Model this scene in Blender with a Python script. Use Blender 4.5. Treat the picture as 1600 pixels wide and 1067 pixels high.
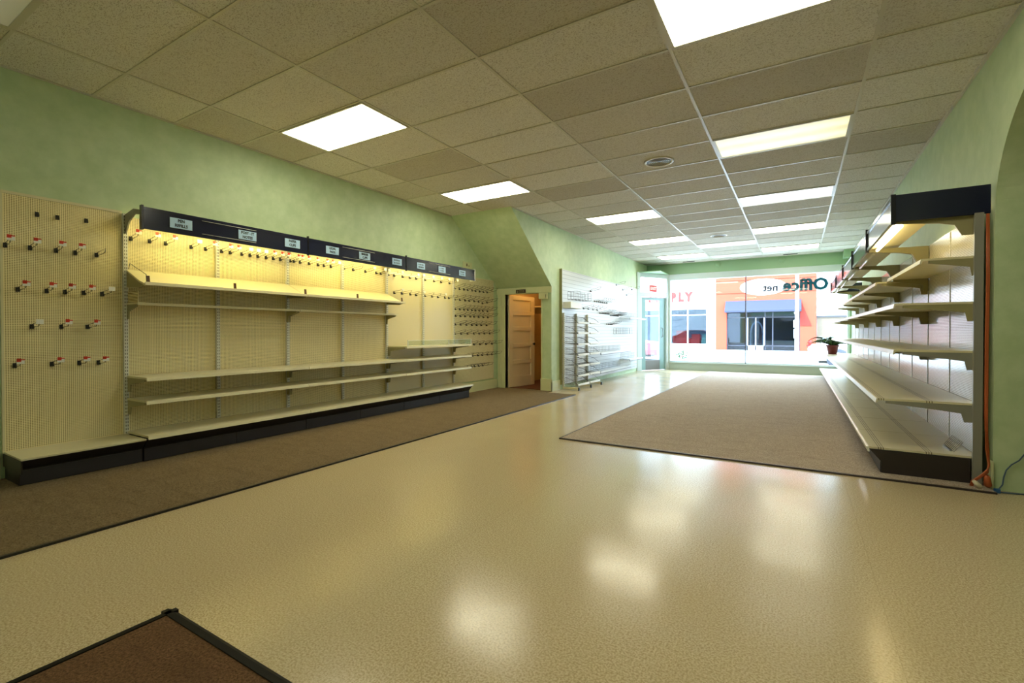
import bpy, bmesh, math, random
from mathutils import Vector, Matrix
random.seed(7)
for o in list(bpy.data.objects): bpy.data.objects.remove(o)
S = bpy.context.scene
COL = S.collection

# ------------------------------------------------------------ camera, world, sun, exposure
CH = 1.1016
cam = bpy.data.cameras.new('camera'); camo = bpy.data.objects.new('camera', cam); COL.objects.link(camo)
R0, R1, R2 = Vector((0.85871806, 0.51244757, -0.00088584)), Vector((0.00402374, -0.00847123, -0.99995602)), Vector((-0.51243254, 0.85867673, -0.00933635))
M = Matrix(((R0.x, -R1.x, -R2.x, 0), (R0.y, -R1.y, -R2.y, 0), (R0.z, -R1.z, -R2.z, CH), (0, 0, 0, 1)))
camo.matrix_world = M
cam.sensor_width = 36; cam.lens = 737.194 * 36 / 1600
cam.shift_x = -5.9313 / 1600; cam.shift_y = -7.7544 / 1600
cam.clip_start = 0.02; cam.clip_end = 300
S.camera = camo
W = bpy.data.worlds.new('sky'); S.world = W; W.use_nodes = True
bg = W.node_tree.nodes['Background']; bg.inputs[0].default_value = (0.60, 0.81, 1.08, 1); bg.inputs[1].default_value = 3.5
sun = bpy.data.lights.new('sun', 'SUN'); sun.energy = 1.6; sun.angle = 0.01; sun.color = (1, 0.97, 0.92)
suno = bpy.data.objects.new('sun', sun); COL.objects.link(suno); suno.location = (0, 0, 20)
suno.rotation_euler = Vector((0.30, 0.62, -0.85)).to_track_quat('-Z', 'Y').to_euler()
por = bpy.data.lights.new('window_portal', 'AREA'); por.shape = 'RECTANGLE'; por.size = 4.3; por.size_y = 2.5
por.cycles.is_portal = True
poro = bpy.data.objects.new('window_portal', por); COL.objects.link(poro); poro.location = (-1.1, 14.5, 1.4)
poro.rotation_euler = (math.radians(-90), 0, 0)
S.view_settings.view_transform = 'Standard'; S.view_settings.look = 'None'
S.view_settings.exposure = 2.1; S.view_settings.gamma = 1.0; S.view_settings.use_curve_mapping = False
S.cycles.use_denoising = True
S.cycles.max_bounces = 10; S.cycles.diffuse_bounces = 6; S.cycles.transparent_max_bounces = 16
S.cycles.sample_clamp_indirect = 6.0

LAMP = (1.0, 0.95, 0.70)
LAMP_S = 3.9

# ------------------------------------------------------------ materials
def lin(c):
    f = lambda v: (v / 255 / 12.92) if v / 255 <= 0.04045 else ((v / 255 + 0.055) / 1.055) ** 2.4
    return (f(c[0]), f(c[1]), f(c[2]), 1)
MATS = {}
def mat(name, col, rough=0.5, metal=0.0, spec=0.5, coat=0.0, emit=None, es=0.0):
    if name in MATS: return MATS[name]
    m = bpy.data.materials.new(name); m.use_nodes = True
    b = m.node_tree.nodes['Principled BSDF']
    b.inputs['Base Color'].default_value = lin(col)
    b.inputs['Roughness'].default_value = rough
    b.inputs['Metallic'].default_value = metal
    b.inputs['Specular IOR Level'].default_value = spec
    b.inputs['Coat Weight'].default_value = coat
    if emit:
        b.inputs['Emission Color'].default_value = (*emit, 1); b.inputs['Emission Strength'].default_value = es
    MATS[name] = m
    return m
class NT:
    def __init__(s, m): s.t = m.node_tree; s.b = s.t.nodes['Principled BSDF']
    def n(s, ty, **kw):
        x = s.t.nodes.new(ty)
        for k, v in kw.items(): setattr(x, k, v)
        return x
    def l(s, a, b): s.t.links.new(a, b)
    def pos(s): return s.n('ShaderNodeNewGeometry').outputs['Position']
    def math(s, op, a, b=None, c=None):
        x = s.n('ShaderNodeMath', operation=op)
        for i, v in enumerate((a, b, c)):
            if v is None: continue
            if isinstance(v, (int, float)): x.inputs[i].default_value = v
            else: s.l(v, x.inputs[i])
        return x.outputs[0]
    def sep(s, v):
        x = s.n('ShaderNodeSeparateXYZ'); s.l(v, x.inputs[0]); return x.outputs
    def mapping(s, v, sc):
        x = s.n('ShaderNodeMapping'); x.inputs['Scale'].default_value = sc; s.l(v, x.inputs[0]); return x.outputs[0]
    def noise(s, v, scale, detail=3, rough=0.55):
        x = s.n('ShaderNodeTexNoise'); x.inputs['Scale'].default_value = scale; x.inputs['Detail'].default_value = detail
        x.inputs['Roughness'].default_value = rough; s.l(v, x.inputs['Vector']); return x.outputs['Fac']
    def ramp(s, f, a, b):
        x = s.n('ShaderNodeMapRange'); x.inputs[1].default_value = a; x.inputs[2].default_value = b; s.l(f, x.inputs[0]); return x.outputs[0]
    def mix(s, f, a, b):
        x = s.n('ShaderNodeMix', data_type='RGBA')
        if isinstance(f, (int, float)): x.inputs[0].default_value = f
        else: s.l(f, x.inputs[0])
        for i, v in ((6, a), (7, b)):
            if isinstance(v, tuple): x.inputs[i].default_value = v
            else: s.l(v, x.inputs[i])
        return x.outputs[2]
    def bump(s, h, st, dist=0.01):
        x = s.n('ShaderNodeBump'); x.inputs['Strength'].default_value = st; x.inputs['Distance'].default_value = dist
        s.l(h, x.inputs['Height']); s.l(x.outputs[0], s.b.inputs['Normal'])

def m_wall():
    m = mat('painted_green_wall', (190, 208, 158), 0.42); k = NT(m); p = k.pos()
    a = k.noise(k.mapping(p, (1, 1, 1)), 7.0, 4, 0.6); b = k.noise(p, 22, 3)
    c1 = k.mix(k.ramp(a, 0.35, 0.68), lin((180, 202, 160)), lin((197, 214, 177)))
    k.l(c1, k.b.inputs['Base Color']); k.bump(b, 0.12, 0.004)
    k.l(k.ramp(a, -0.9, 1.6), k.b.inputs['Roughness'])
    return m
def m_floor():
    m = mat('vinyl_floor', (205, 193, 158), 0.2); k = NT(m); p = k.pos()
    sp = k.noise(p, 130, 2, 0.7); big = k.noise(p, 1.3, 3)
    c = k.mix(k.ramp(sp, 0.36, 0.60), lin((160, 140, 104)), lin((210, 194, 162)))
    c = k.mix(k.math('MULTIPLY', k.ramp(big, 0.3, 0.8), 0.6), c, lin((190, 172, 138)))
    x, y, z = k.sep(p)
    def seam(v, per, off):
        f = k.math('FRACT', k.math('DIVIDE', k.math('ADD', v, 100 + off), per))
        return k.math('LESS_THAN', f, 0.0022 / per)
    s = k.math('MAXIMUM', seam(x, 1.83, 0.35), seam(y, 5.5, 1.2))
    c = k.mix(k.math('MULTIPLY', s, 0.35), c, lin((130, 115, 80)))
    k.l(c, k.b.inputs['Base Color'])
    k.l(k.ramp(k.noise(p, 3.0, 4), -0.9, 2.0), k.b.inputs['Roughness'])
    r = k.n('ShaderNodeMapRange'); r.inputs[1].default_value = 0.3; r.inputs[2].default_value = 0.7
    r.inputs[3].default_value = 0.14; r.inputs[4].default_value = 0.24; k.l(k.noise(p, 2.2, 5), r.inputs[0]); k.l(r.outputs[0], k.b.inputs['Roughness'])
    h = k.math('ADD', k.noise(p, 9, 3), k.math('MULTIPLY', sp, 0.15)); k.bump(h, 0.05, 0.01); k.b.inputs['Specular IOR Level'].default_value = 0.5
    return m
def m_carpet(name, c1, c2):
    m = mat(name, c1, 0.95, spec=0.1); k = NT(m); p = k.pos()
    a = k.noise(p, 110, 3, 0.75); b = k.noise(p, 9, 4)
    d = tuple(int(v * 0.82) for v in c1)
    c = k.mix(k.ramp(a, 0.34, 0.62), lin(d), lin(c2))
    c = k.mix(k.math('MULTIPLY', k.ramp(b, 0.35, 0.75), 0.4), c, lin(c1))
    wv = k.noise(k.mapping(p, (0.5, 2.2, 1)), 5, 5, 0.65)
    c = k.mix(k.math('MULTIPLY', k.ramp(wv, 0.52, 0.74), 0.4), c, lin(d))
    k.l(c, k.b.inputs['Base Color']); k.bump(a, 0.7, 0.006)
    return m
GX, GY, SX, SY = -4.4331, 1.5939, 1.2192, 0.6096
def m_tile():
    m = mat('ceiling_tile', (205, 196, 178), 0.85, spec=0.2); k = NT(m); p = k.pos(); x, y, z = k.sep(p)
    ix = k.math('FLOOR', k.math('DIVIDE', k.math('SUBTRACT', x, GX), SX)); iy = k.math('FLOOR', k.math('DIVIDE', k.math('SUBTRACT', y, GY), SY))
    cb = k.n('ShaderNodeCombineXYZ'); k.l(ix, cb.inputs[0]); k.l(iy, cb.inputs[1])
    wn = k.n('ShaderNodeTexWhiteNoise', noise_dimensions='3D'); k.l(cb.outputs[0], wn.inputs[0])
    r = k.math('POWER', wn.outputs['Value'], 2.0)
    c = k.mix(k.math('MULTIPLY', r, 0.75), lin((222, 219, 212)), lin((180, 173, 158)))
    f = k.noise(k.mapping(p, (0.7, 1.3, 1)), 150, 2, 0.5)
    c = k.mix(k.math('MULTIPLY', k.ramp(f, 0.54, 0.63), 0.6), c, lin((132, 116, 88)))
    k.l(c, k.b.inputs['Base Color']); k.bump(f, 0.5, -0.004)
    return m
def m_peg(name, base, hole, rough=0.35, spec=0.5, pitch=0.0127, r=0.26):
    m = mat(name, base, rough, spec=spec); k = NT(m); x, y, z = k.sep(k.pos())
    fy = k.math('SUBTRACT', k.math('FRACT', k.math('DIVIDE', y, pitch)), 0.5); fz = k.math('SUBTRACT', k.math('FRACT', k.math('DIVIDE', z, pitch)), 0.5)
    d = k.math('SQRT', k.math('ADD', k.math('MULTIPLY', fy, fy), k.math('MULTIPLY', fz, fz)))
    h = k.math('LESS_THAN', d, r)
    k.l(k.mix(h, lin(base), lin(hole)), k.b.inputs['Base Color'])
    k.l(k.math('MULTIPLY', k.math('SUBTRACT', 1.0, h), spec), k.b.inputs['Specular IOR Level'])
    return m
def m_slot(name, base, slot, pitch=0.03, rough=0.4):
    m = mat(name, base, rough); k = NT(m); x, y, z = k.sep(k.pos())
    f = k.math('FRACT', k.math('DIVIDE', z, pitch)); h = k.math('LESS_THAN', k.math('ABSOLUTE', k.math('SUBTRACT', f, 0.5)), 0.27)
    g = k.math('FRACT', k.math('DIVIDE', k.math('ADD', k.pos_y, 0), 1.0)) if False else None
    tc = k.n('ShaderNodeTexCoord'); gx, gy, gz = k.sep(tc.outputs['Generated'])
    w = k.math('LESS_THAN', k.math('ABSOLUTE', k.math('SUBTRACT', k.math('ABSOLUTE', k.math('SUBTRACT', gy, 0.5)), 0.22)), 0.09)
    k.l(k.mix(k.math('MULTIPLY', h, w), lin(base), lin(slot)), k.b.inputs['Base Color'])
    return m
def m_deck():
    m = mat('cream_deck_metal', (214, 206, 178), 0.28); k = NT(m); x, y, z = k.sep(k.pos())
    s = None
    for c in (0.545, 0.560, 0.575, 0.83, 0.845, 0.86):
        t = k.math('LESS_THAN', k.math('ABSOLUTE', k.math('SUBTRACT', x, c)), 0.0028)
        s = t if s is None else k.math('MAXIMUM', s, t)
    k.l(k.mix(s, lin((214, 206, 178)), lin((120, 108, 84))), k.b.inputs['Base Color'])
    return m
def m_slatwall():
    m = mat('white_slatwall', (205, 208, 210), 0.3); k = NT(m); x, y, z = k.sep(k.pos())
    f = k.math('FRACT', k.math('DIVIDE', z, 0.076)); h = k.math('LESS_THAN', f, 0.11)
    k.l(k.mix(h, lin((208, 211, 212)), lin((160, 163, 166))), k.b.inputs['Base Color'])
    return m
def m_glass(name, tint=(0.96, 0.98, 0.97)):
    m = bpy.data.materials.new(name); m.use_nodes = True; t = m.node_tree; t.nodes.clear()
    o = t.nodes.new('ShaderNodeOutputMaterial'); tr = t.nodes.new('ShaderNodeBsdfTransparent'); tr.inputs[0].default_value = (*tint, 1)
    g = t.nodes.new('ShaderNodeBsdfGlossy'); g.inputs['Roughness'].default_value = 0.02
    lw = t.nodes.new('ShaderNodeLayerWeight'); lw.inputs[0].default_value = 0.5; pw = t.nodes.new('ShaderNodeMath'); pw.operation = 'POWER'; pw.inputs[1].default_value = 5; t.links.new(lw.outputs['Facing'], pw.inputs[0]); f = t.nodes.new('ShaderNodeMath'); f.operation = 'MULTIPLY_ADD'; f.inputs[1].default_value = 0.9; f.inputs[2].default_value = 0.04; t.links.new(pw.outputs[0], f.inputs[0]); mx = t.nodes.new('ShaderNodeMixShader')
    t.links.new(f.outputs[0], mx.inputs[0]); t.links.new(tr.outputs[0], mx.inputs[1]); t.links.new(g.outputs[0], mx.inputs[2]); t.links.new(mx.outputs[0], o.inputs[0])
    MATS[name] = m; return m
def m_translucent(name, col, k=0.75):
    m = bpy.data.materials.new(name); m.use_nodes = True; t = m.node_tree; t.nodes.clear()
    o = t.nodes.new('ShaderNodeOutputMaterial'); d = t.nodes.new('ShaderNodeBsdfDiffuse'); d.inputs[0].default_value = lin(col)
    g = t.nodes.new('ShaderNodeBsdfTranslucent'); g.inputs[0].default_value = lin(col); mx = t.nodes.new('ShaderNodeMixShader'); mx.inputs[0].default_value = k
    t.links.new(d.outputs[0], mx.inputs[1]); t.links.new(g.outputs[0], mx.inputs[2]); t.links.new(mx.outputs[0], o.inputs[0])
    MATS[name] = m; return m
def m_diffuser(name, col, s, half=False):
    m = bpy.data.materials.new(name); m.use_nodes = True; k = NT(m)
    k.b.inputs['Base Color'].default_value = (0.75, 0.75, 0.68, 1); k.b.inputs['Roughness'].default_value = 0.3
    tc = k.n('ShaderNodeTexCoord'); gx, gy, gz = k.sep(tc.outputs['Generated'])
    a = k.math('COSINE', k.math('MULTIPLY', k.math('SUBTRACT', gy, 0.26 if not half else 0.70), 12.566 if not half else 4.0))
    e = k.math('MULTIPLY', k.math('ADD', k.math('MULTIPLY', a, 0.25 if not half else 0.42), 0.85 if not half else 0.62), s)
    k.b.inputs['Emission Color'].default_value = (*col, 1); k.l(e, k.b.inputs['Emission Strength'])
    return m
wall_m = m_wall(); floor_m = m_floor(); tile_m = m_tile()
car_l = m_carpet('brown_carpet', (108, 92, 70), (138, 120, 94)); mat_c = m_carpet('brown_mat_pile', (88, 64, 46), (126, 96, 70))
car_r = m_carpet('taupe_carpet', (160, 145, 130), (200, 184, 168))
peg_m = m_peg('cream_pegboard', (238, 225, 176), (104, 82, 40))
peg_w = m_peg('pale_pegboard', (228, 222, 182), (128, 114, 76), 0.25)
peg_r = m_peg('ribbed_glossy_pegboard', (224, 220, 206), (92, 84, 66), 0.16, 0.8, 0.0127, 0.27)
solid_m = mat('smooth_cream_panel', (222, 210, 172), 0.14)
deck_m = m_deck(); slat_m = m_slatwall()
cream = mat('cream_shelf_metal', (216, 208, 172), 0.32); creamd = mat('cream_bracket_metal', (150, 143, 104), 0.4)
upr = m_slot('slotted_white_upright', (214, 214, 206), (70, 66, 56)); postm = mat('grey_steel_post', (150, 150, 142), 0.45, 0.3)
blackm = mat('black_base_metal', (26, 22, 24), 0.35); kickm = mat('charcoal_kick_plate', (44, 42, 48), 0.38)
navy = mat('navy_plastic', (30, 34, 56), 0.16); navyd = mat('black_navy_trim', (16, 16, 30), 0.25)
trim = mat('green_cream_trim', (202, 206, 164), 0.32); whitef = mat('pale_grey_frame', (196, 208, 206), 0.3)
tbar = mat('ceiling_grid_metal', (196, 192, 176), 0.28); black = mat('black_plastic', (24, 22, 20), 0.4)
chrome = mat('chrome_wire', (150, 150, 146), 0.25, 0.9); wired = mat('dark_wire', (70, 66, 56), 0.35, 0.6); brown = mat('brown_clip', (92, 62, 26), 0.4)
white = mat('white_plastic', (232, 232, 226), 0.4); red = mat('red_tag', (205, 52, 32), 0.5); card = mat('pale_blue_card', (182, 214, 240), 0.6); ink = mat('black_ink', (22, 26, 34), 0.7)
doorm = mat('cream_door_paint', (222, 206, 172), 0.35); tanw = mat('tan_closet_paint', (214, 190, 142), 0.6); orange = mat('orange_rubber', (170, 84, 42), 0.45)
greenw = mat('green_header_paint', (148, 182, 142), 0.45); glass = m_glass('window_glass')

# ------------------------------------------------------------ builders
ORI = {}
class MB:
    def __init__(s): s.b = bmesh.new()
    def face(s, pts, m=0):
        vs = [s.b.verts.new(p) for p in pts]; f = s.b.faces.new(vs); f.material_index = m; return f
    def box(s, x0, x1, y0, y1, z0, z1, m=0):
        v = [s.b.verts.new((x, y, z)) for x in (x0, x1) for y in (y0, y1) for z in (z0, z1)]
        for q in ((0, 1, 3, 2), (4, 6, 7, 5), (0, 4, 5, 1), (2, 3, 7, 6), (0, 2, 6, 4), (1, 5, 7, 3)):
            s.b.faces.new([v[i] for i in q]).material_index = m
        return s
    def prism(s, pts, d, m=0):
        d = Vector(d); n = len(pts); a = [s.b.verts.new(p) for p in pts]; c = [s.b.verts.new(Vector(p) + d) for p in pts]
        s.b.faces.new(a).material_index = m; s.b.faces.new(c[::-1]).material_index = m
        for i in range(n): s.b.faces.new((a[i], a[(i + 1) % n], c[(i + 1) % n], c[i])).material_index = m
        return s
    def tube(s, pts, r, m=0, n=6, close=False):
        P = [Vector(p) for p in pts]; rings = []
        for i, p in enumerate(P):
            t = (P[min(i + 1, len(P) - 1)] - P[max(i - 1, 0)]).normalized()
            u = t.cross(Vector((0, 0, 1)))
            if u.length < 0.05: u = t.cross(Vector((0, 1, 0)))
            u.normalize(); w = t.cross(u); rr = r[i] if isinstance(r, (list, tuple)) else r
            rings.append([s.b.verts.new(p + (u * math.cos(a) + w * math.sin(a)) * rr) for a in [2 * math.pi * j / n for j in range(n)]])
        for A, B in zip(rings, rings[1:]):
            for j in range(n):
                f = s.b.faces.new((A[j], A[(j + 1) % n], B[(j + 1) % n], B[j])); f.material_index = m; f.smooth = True
        s.b.faces.new(rings[0][::-1]).material_index = m; s.b.faces.new(rings[-1]).material_index = m
        return s
    def lathe(s, c, prof, n=24, m=0, axis='z', cap=True):
        c = Vector(c); rings = []
        for r, h in prof:
            ring = []
            for j in range(n):
                a = 2 * math.pi * j / n; x, y = math.cos(a) * r, math.sin(a) * r
                ring.append(s.b.verts.new(c + (Vector((x, y, h)) if axis == 'z' else Vector((x, h, y)))))
            rings.append(ring)
        for A, B in zip(rings, rings[1:]):
            for j in range(n):
                f = s.b.faces.new((A[j], A[(j + 1) % n], B[(j + 1) % n], B[j])); f.material_index = m; f.smooth = True
        if cap: s.b.faces.new(rings[0][::-1]).material_index = m; s.b.faces.new(rings[-1]).material_index = m
        return s
    def grid(s, P0, U, V, nu, nv, r=0.0022, m=0):
        P0, U, V = Vector(P0), Vector(U), Vector(V)
        for i in range(nu + 1): s.tube([P0 + U * i / nu, P0 + U * i / nu + V], r, m, 4)
        for i in range(nv + 1): s.tube([P0 + V * i / nv, P0 + V * i / nv + U], r, m, 4)
        return s
    def text(s, txt, origin, right, up, size, m=0, fat=0.0, ext=0.0008, sx=1.0, width=None):
        cu = bpy.data.curves.new('t', 'FONT'); cu.body = txt; cu.size = size; cu.align_x = 'CENTER'; cu.align_y = 'CENTER'; cu.offset = fat; cu.extrude = ext
        cu.resolution_u = 2
        to = bpy.data.objects.new('t', cu); COL.objects.link(to); bpy.context.view_layer.update()
        me = bpy.data.meshes.new_from_object(to.evaluated_get(bpy.context.evaluated_depsgraph_get()))
        if width:
            xs = [v.co.x for v in me.vertices]; sx = width / (max(xs) - min(xs))
        R_, U_ = Vector(right).normalized(), Vector(up).normalized(); N_ = R_.cross(U_)
        vs = [s.b.verts.new(Vector(origin) + R_ * v.co.x * sx + U_ * v.co.y + N_ * v.co.z) for v in me.vertices]
        for p in me.polygons:
            try: s.b.faces.new([vs[i] for i in p.vertices]).material_index = m
            except ValueError: pass
        bpy.data.objects.remove(to); bpy.data.curves.remove(cu); bpy.data.meshes.remove(me)
        return s
    def build(s, name, mats, parent=None, o=None, bevel=0, norm=True):
        if not isinstance(mats, (list, tuple)): mats = [mats]
        if norm: bmesh.ops.recalc_face_normals(s.b, faces=s.b.faces)
        if o is None: o = ORI[parent.name] if parent else Vector((0, 0, 0))
        o = Vector(o)
        for v in s.b.verts: v.co -= o
        me = bpy.data.meshes.new(name); s.b.to_mesh(me); s.b.free()
        for m in mats: me.materials.append(m)
        ob = bpy.data.objects.new(name, me); COL.objects.link(ob); ORI[ob.name] = o
        if parent: ob.parent = parent; ob.location = o - ORI[parent.name]
        else: ob.location = o
        if bevel:
            bv = ob.modifiers.new('bevel', 'BEVEL'); bv.width = bevel; bv.segments = 2; bv.limit_method = 'ANGLE'
        return ob
def tag(o, label=None, cat=None, group=None, kind=None):
    if label: o['label'] = label
    if cat: o['category'] = cat
    if group: o['group'] = group
    if kind: o['kind'] = kind
    return o
def empty(name, loc, label, cat, group=None):
    o = bpy.data.objects.new(name, None); COL.objects.link(o); o.location = loc; o.empty_display_size = 0.1; ORI[o.name] = Vector(loc)
    return tag(o, label, cat, group)
def st(name, mb, m, parent=None, label=None, **kw):
    o = mb.build(name, m, parent, **kw)
    if not parent: o['kind'] = 'structure'
    if label: o['label'] = label
    return o
def copy_tree(src, loc, rz=None):
    c = src.copy(); COL.objects.link(c); c.location = loc
    if rz is not None: c.rotation_euler.z = rz
    for ch in src.children:
        d = ch.copy(); COL.objects.link(d); d.parent = c
        for g in ch.children:
            e = g.copy(); COL.objects.link(e); e.parent = d
    return c
ORD = ['first', 'second', 'third', 'fourth', 'fifth', 'sixth', 'seventh', 'eighth', 'ninth', 'tenth', 'eleventh', 'twelfth', 'thirteenth', 'fourteenth', 'fifteenth', 'sixteenth', 'seventeenth', 'eighteenth', 'nineteenth', 'twentieth']
TENS = {2: 'twenty', 3: 'thirty'}
def ordw(i):
    if i < 20: return ORD[i]
    t, u = divmod(i + 1, 10)
    return (TENS[t] + '-' + ORD[u - 1]) if u else {2: 'twentieth', 3: 'thirtieth'}[t]

# ------------------------------------------------------------ room shell
XL, XR, XC, YF, YD, HC = -5.095, 1.175, -3.9, 14.23, 7.82, 3.09
YB = -3.0
st('floor', MB().box(XL - 0.2, 5.2, YB - 0.2, YF + 0.25, -0.15, 0), floor_m)
st('ceiling', MB().box(XL - 0.2, XR + 0.5, YB - 0.2, YF + 0.25, HC, HC + 0.12), tile_m)
g = MB()
for i in range(-1, 6):
    x = GX + SX * i
    if x > XL and x < XR: g.box(x - 0.012, x + 0.012, YB, YF, HC - 0.007, HC)
ycuts = [GY + SY * k for k in range(-7, 21)]
for y in ycuts:
    if y > YF - 0.05: continue
    x0 = XL if y < 6.36 else XC
    g.box(x0, XR, y - 0.010, y + 0.010, HC - 0.006, HC)
g.box(XR - 0.02, XR, YB, YF, HC - 0.02, HC); g.box(XL, XL + 0.02, YB, 6.37, HC - 0.012, HC); g.box(XC, XC + 0.02, 6.4, 13.7, HC - 0.012, HC)
st('trim_1', g, tbar, label='pale metal ceiling grid')
st('wall_left', MB().box(XL - 0.2, XL, YB - 0.2, YD + 2.2, 0, HC), wall_m)
st('wall_back', MB().box(XL, XR + 0.5, YB - 0.2, YB, 0, HC), wall_m)
# right wall with arched opening
r = MB().box(XR, XR + 0.45, YB, 2.10, 0, HC).box(XR, XR + 0.45, 4.52, YF + 0.15, 0, HC)
arc = [(2.10, 1.93)] + [(3.31 - 1.21 * math.cos(math.pi * i / 32), 1.93 + 0.82 * math.sin(math.pi * i / 32)) for i in range(1, 32)] + [(4.52, 1.93)]
for (ya_, za_), (yb_, zb_) in zip(arc, arc[1:]):
    for x_ in (XR, XR + 0.45): r.face([(x_, ya_, za_), (x_, yb_, zb_), (x_, yb_, HC), (x_, ya_, HC)])
    r.face([(XR, ya_, za_), (XR, yb_, zb_), (XR + 0.45, yb_, zb_), (XR + 0.45, ya_, za_)])
st('wall_right', r, wall_m)
st('wall_side_room', MB().box(5.0, 5.2, YB - 0.2, 6.2, 0, HC).box(XR + 0.45, 5.2, 6.0, 6.2, 0, HC).box(XR + 0.45, 5.2, YB - 0.2, YB, 0, HC).box(XR + 0.45, 5.2, YB - 0.2, 6.2, HC, HC + 0.12), wall_m)
# bulkhead under the stairs, closet front and the narrower wall beyond
b = MB()
b.prism([(XL, 6.385, HC), (XL, YD, 1.95), (XL, YD + 0.12, 1.95), (XL, YD + 0.12, HC)], (XC - XL, 0, 0))
st('wall_bulkhead', b, wall_m)
b = MB(); b.box(XL, -4.90, YD, YD + 0.12, 0, 1.95); b.box(-4.108, XC, YD, YD + 0.12, 0, 1.95); b.box(-4.90, -4.108, YD, YD + 0.12, 1.835, 1.95)
st('wall_closet_front', b, wall_m)
b = MB(); b.box(XC - 0.15, XC, YD + 0.12, 13.20, 0, HC); b.box(XC - 0.15, XC, 13.20, YF, 2.79, HC)
st('wall_corner', b, wall_m)
b = MB(); b.box(XL, XC - 0.15, 9.9, 10.0, 0, HC).box(XL, XC - 0.15, YD + 0.12, 9.9, 2.3, 2.4); b.box(XC - 0.17, XC - 0.15, YD + 0.12, 9.9, 0, 2.3).box(XL, XL + 0.02, YD + 0.12, 9.9, 0, 2.3)
st('wall_closet_inside', b, tanw)
# door trim
st('trim_2', MB().box(XL, XC + 0.012, YD - 0.02, YD, 1.835, 1.95).box(XL + 0.03, -4.99, YD - 0.025, YD, 0, 1.835).box(-4.99, -4.90, YD - 0.018, YD + 0.13, 0, 1.835).box(-4.108, -4.09, YD - 0.018, YD + 0.13, 0, 1.835), trim, bevel=0.004)
st('baseboard_corner', MB().box(-4.12, XC + 0.02, YD - 0.02, YD + 0.0, 0, 0.235).box(XC, XC + 0.02, YD - 0.02, 8.17, 0, 0.19), trim, bevel=0.004)
st('baseboard_left', MB().box(XL, XL + 0.02, 6.42, YD - 0.02, 0, 0.18).box(XL, XL + 0.02, YB, 1.04, 0, 0.20), trim, bevel=0.005)
st('baseboard_right', MB().box(XR - 0.015, XR, 4.50, 4.57, 0, 0.20), trim, bevel=0.003)
# street wall: sill wall, header, window frame, mullion, glass
XW0, XW1 = -3.25, 1.06
st('wall_front', MB().box(XC, XR, YF, YF + 0.25, 2.78, HC).box(XW1 + 0.05, XR, YF, YF + 0.25, 0.225, 2.78).box(0.96, XR, 13.83, YF, 2.9, HC), greenw)
st('wall_sill', MB().box(XW0 - 0.02, XR, YF, YF + 0.25, 0, 0.204), mat('pale_sill_paint', (172, 184, 170), 0.45))
st('trim_3', MB().box(XW0 - 0.02, 1.10, YF - 0.03, YF + 0.25, 0.205, 0.235), whitef, bevel=0.004, label='pale window sill ledge')
wf = MB().box(XW0, 1.10, YF - 0.02, YF + 0.14, 2.61, 2.78).box(XW0, XW0 + 0.05, YF - 0.02, YF + 0.12, 0.235, 2.61).box(XW1, XW1 + 0.05, YF - 0.02, YF + 0.12, 0.235, 2.61).box(XW0, XW1, YF + 0.02, YF + 0.1, 0.235, 0.26)
win = st('window_1', wf, whitef, bevel=0.004)
st('window_mullion', MB().box(-1.222, -1.200, YF, YF + 0.08, 0.24, 2.61), mat('bronze_mullion', (48, 46, 52), 0.6), win, label='dark slim mullion')
st('window_pane', MB().box(XW0 + 0.05, -1.222, YF + 0.045, YF + 0.05, 0.26, 2.61), glass, win)
st('window_pane', MB().box(-1.200, XW1, YF + 0.045, YF + 0.05, 0.26, 2.61), glass, win)
# window lettering (read from the street, so mirrored from inside)
teal = m_translucent('teal_vinyl_letters', (48, 108, 112), 0.7); vinylw = m_translucent('white_vinyl', (245, 245, 245)); thinink = mat('thin_dark_vinyl', (24, 30, 48), 0.7)
YG = YF + 0.053
lt = MB()
lt.text('Office', (0.17, YG + 0.004, 2.31), (-1, 0, 0), (0, 0, 1), 0.41, 0, 0.019, 0.001, None, 1.02)
lo = lt.build('window_lettering', teal, o=(0.155, YG, 2.3)); tag(lo, 'teal vinyl word Office on the shop window, mirrored from inside', 'sign')
e = MB(); n = 40
e.face([(-0.80 + 0.56 * math.cos(2 * math.pi * i / n), YG + 0.008, 2.31 + 0.22 * math.sin(2 * math.pi * i / n)) for i in range(n)])
eo = e.build('window_decal', vinylw, o=(-0.80, YG, 2.30), norm=False); tag(eo, 'white oval decal with ringed word net on the shop window', 'decal')
q = MB()
q.text('net', (-0.62, YG + 0.003, 2.275), (-1, 0, 0), (0, 0, 1), 0.27, 0, 0.008, 0.0008)
ring = [(-0.62 + 0.235 * math.cos(2 * math.pi * i / 28), YG + 0.001, 2.275 + 0.115 * math.sin(2 * math.pi * i / 28) - 0.03 * math.cos(2 * math.pi * i / 28)) for i in range(29)]
q.tube(ring, 0.009, 0, 5)
q.text('Home', (-0.52, YG + 0.005, 2.46), (-1, 0, 0), (0, 0, 1), 0.06, 0, 0.0, 0.0008) if False else None
for i in range(5): q.box(-0.60 + i * 0.022, -0.588 + i * 0.022, YG + 0.001, YG + 0.003, 2.435 + 0.006 * (i % 2), 2.462)
q.build('decal_print', thinink, eo)
# header cover plates
for i, (x, w) in enumerate(((-1.905, 'left'), (-0.351, 'right'))):
    d = MB().lathe((x, YF, 2.985), [(0.07, 0), (0.07, -0.012), (0.045, -0.014), (0.03, -0.03), (0.012, -0.032)], 20, 0, 'y')
    tag(d.build('cover_plate', greenw, o=(x, YF, 2.985)), 'round green painted cover plate above the window, the %s one' % w, 'cover plate', 'cover plates on the window header')

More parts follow.
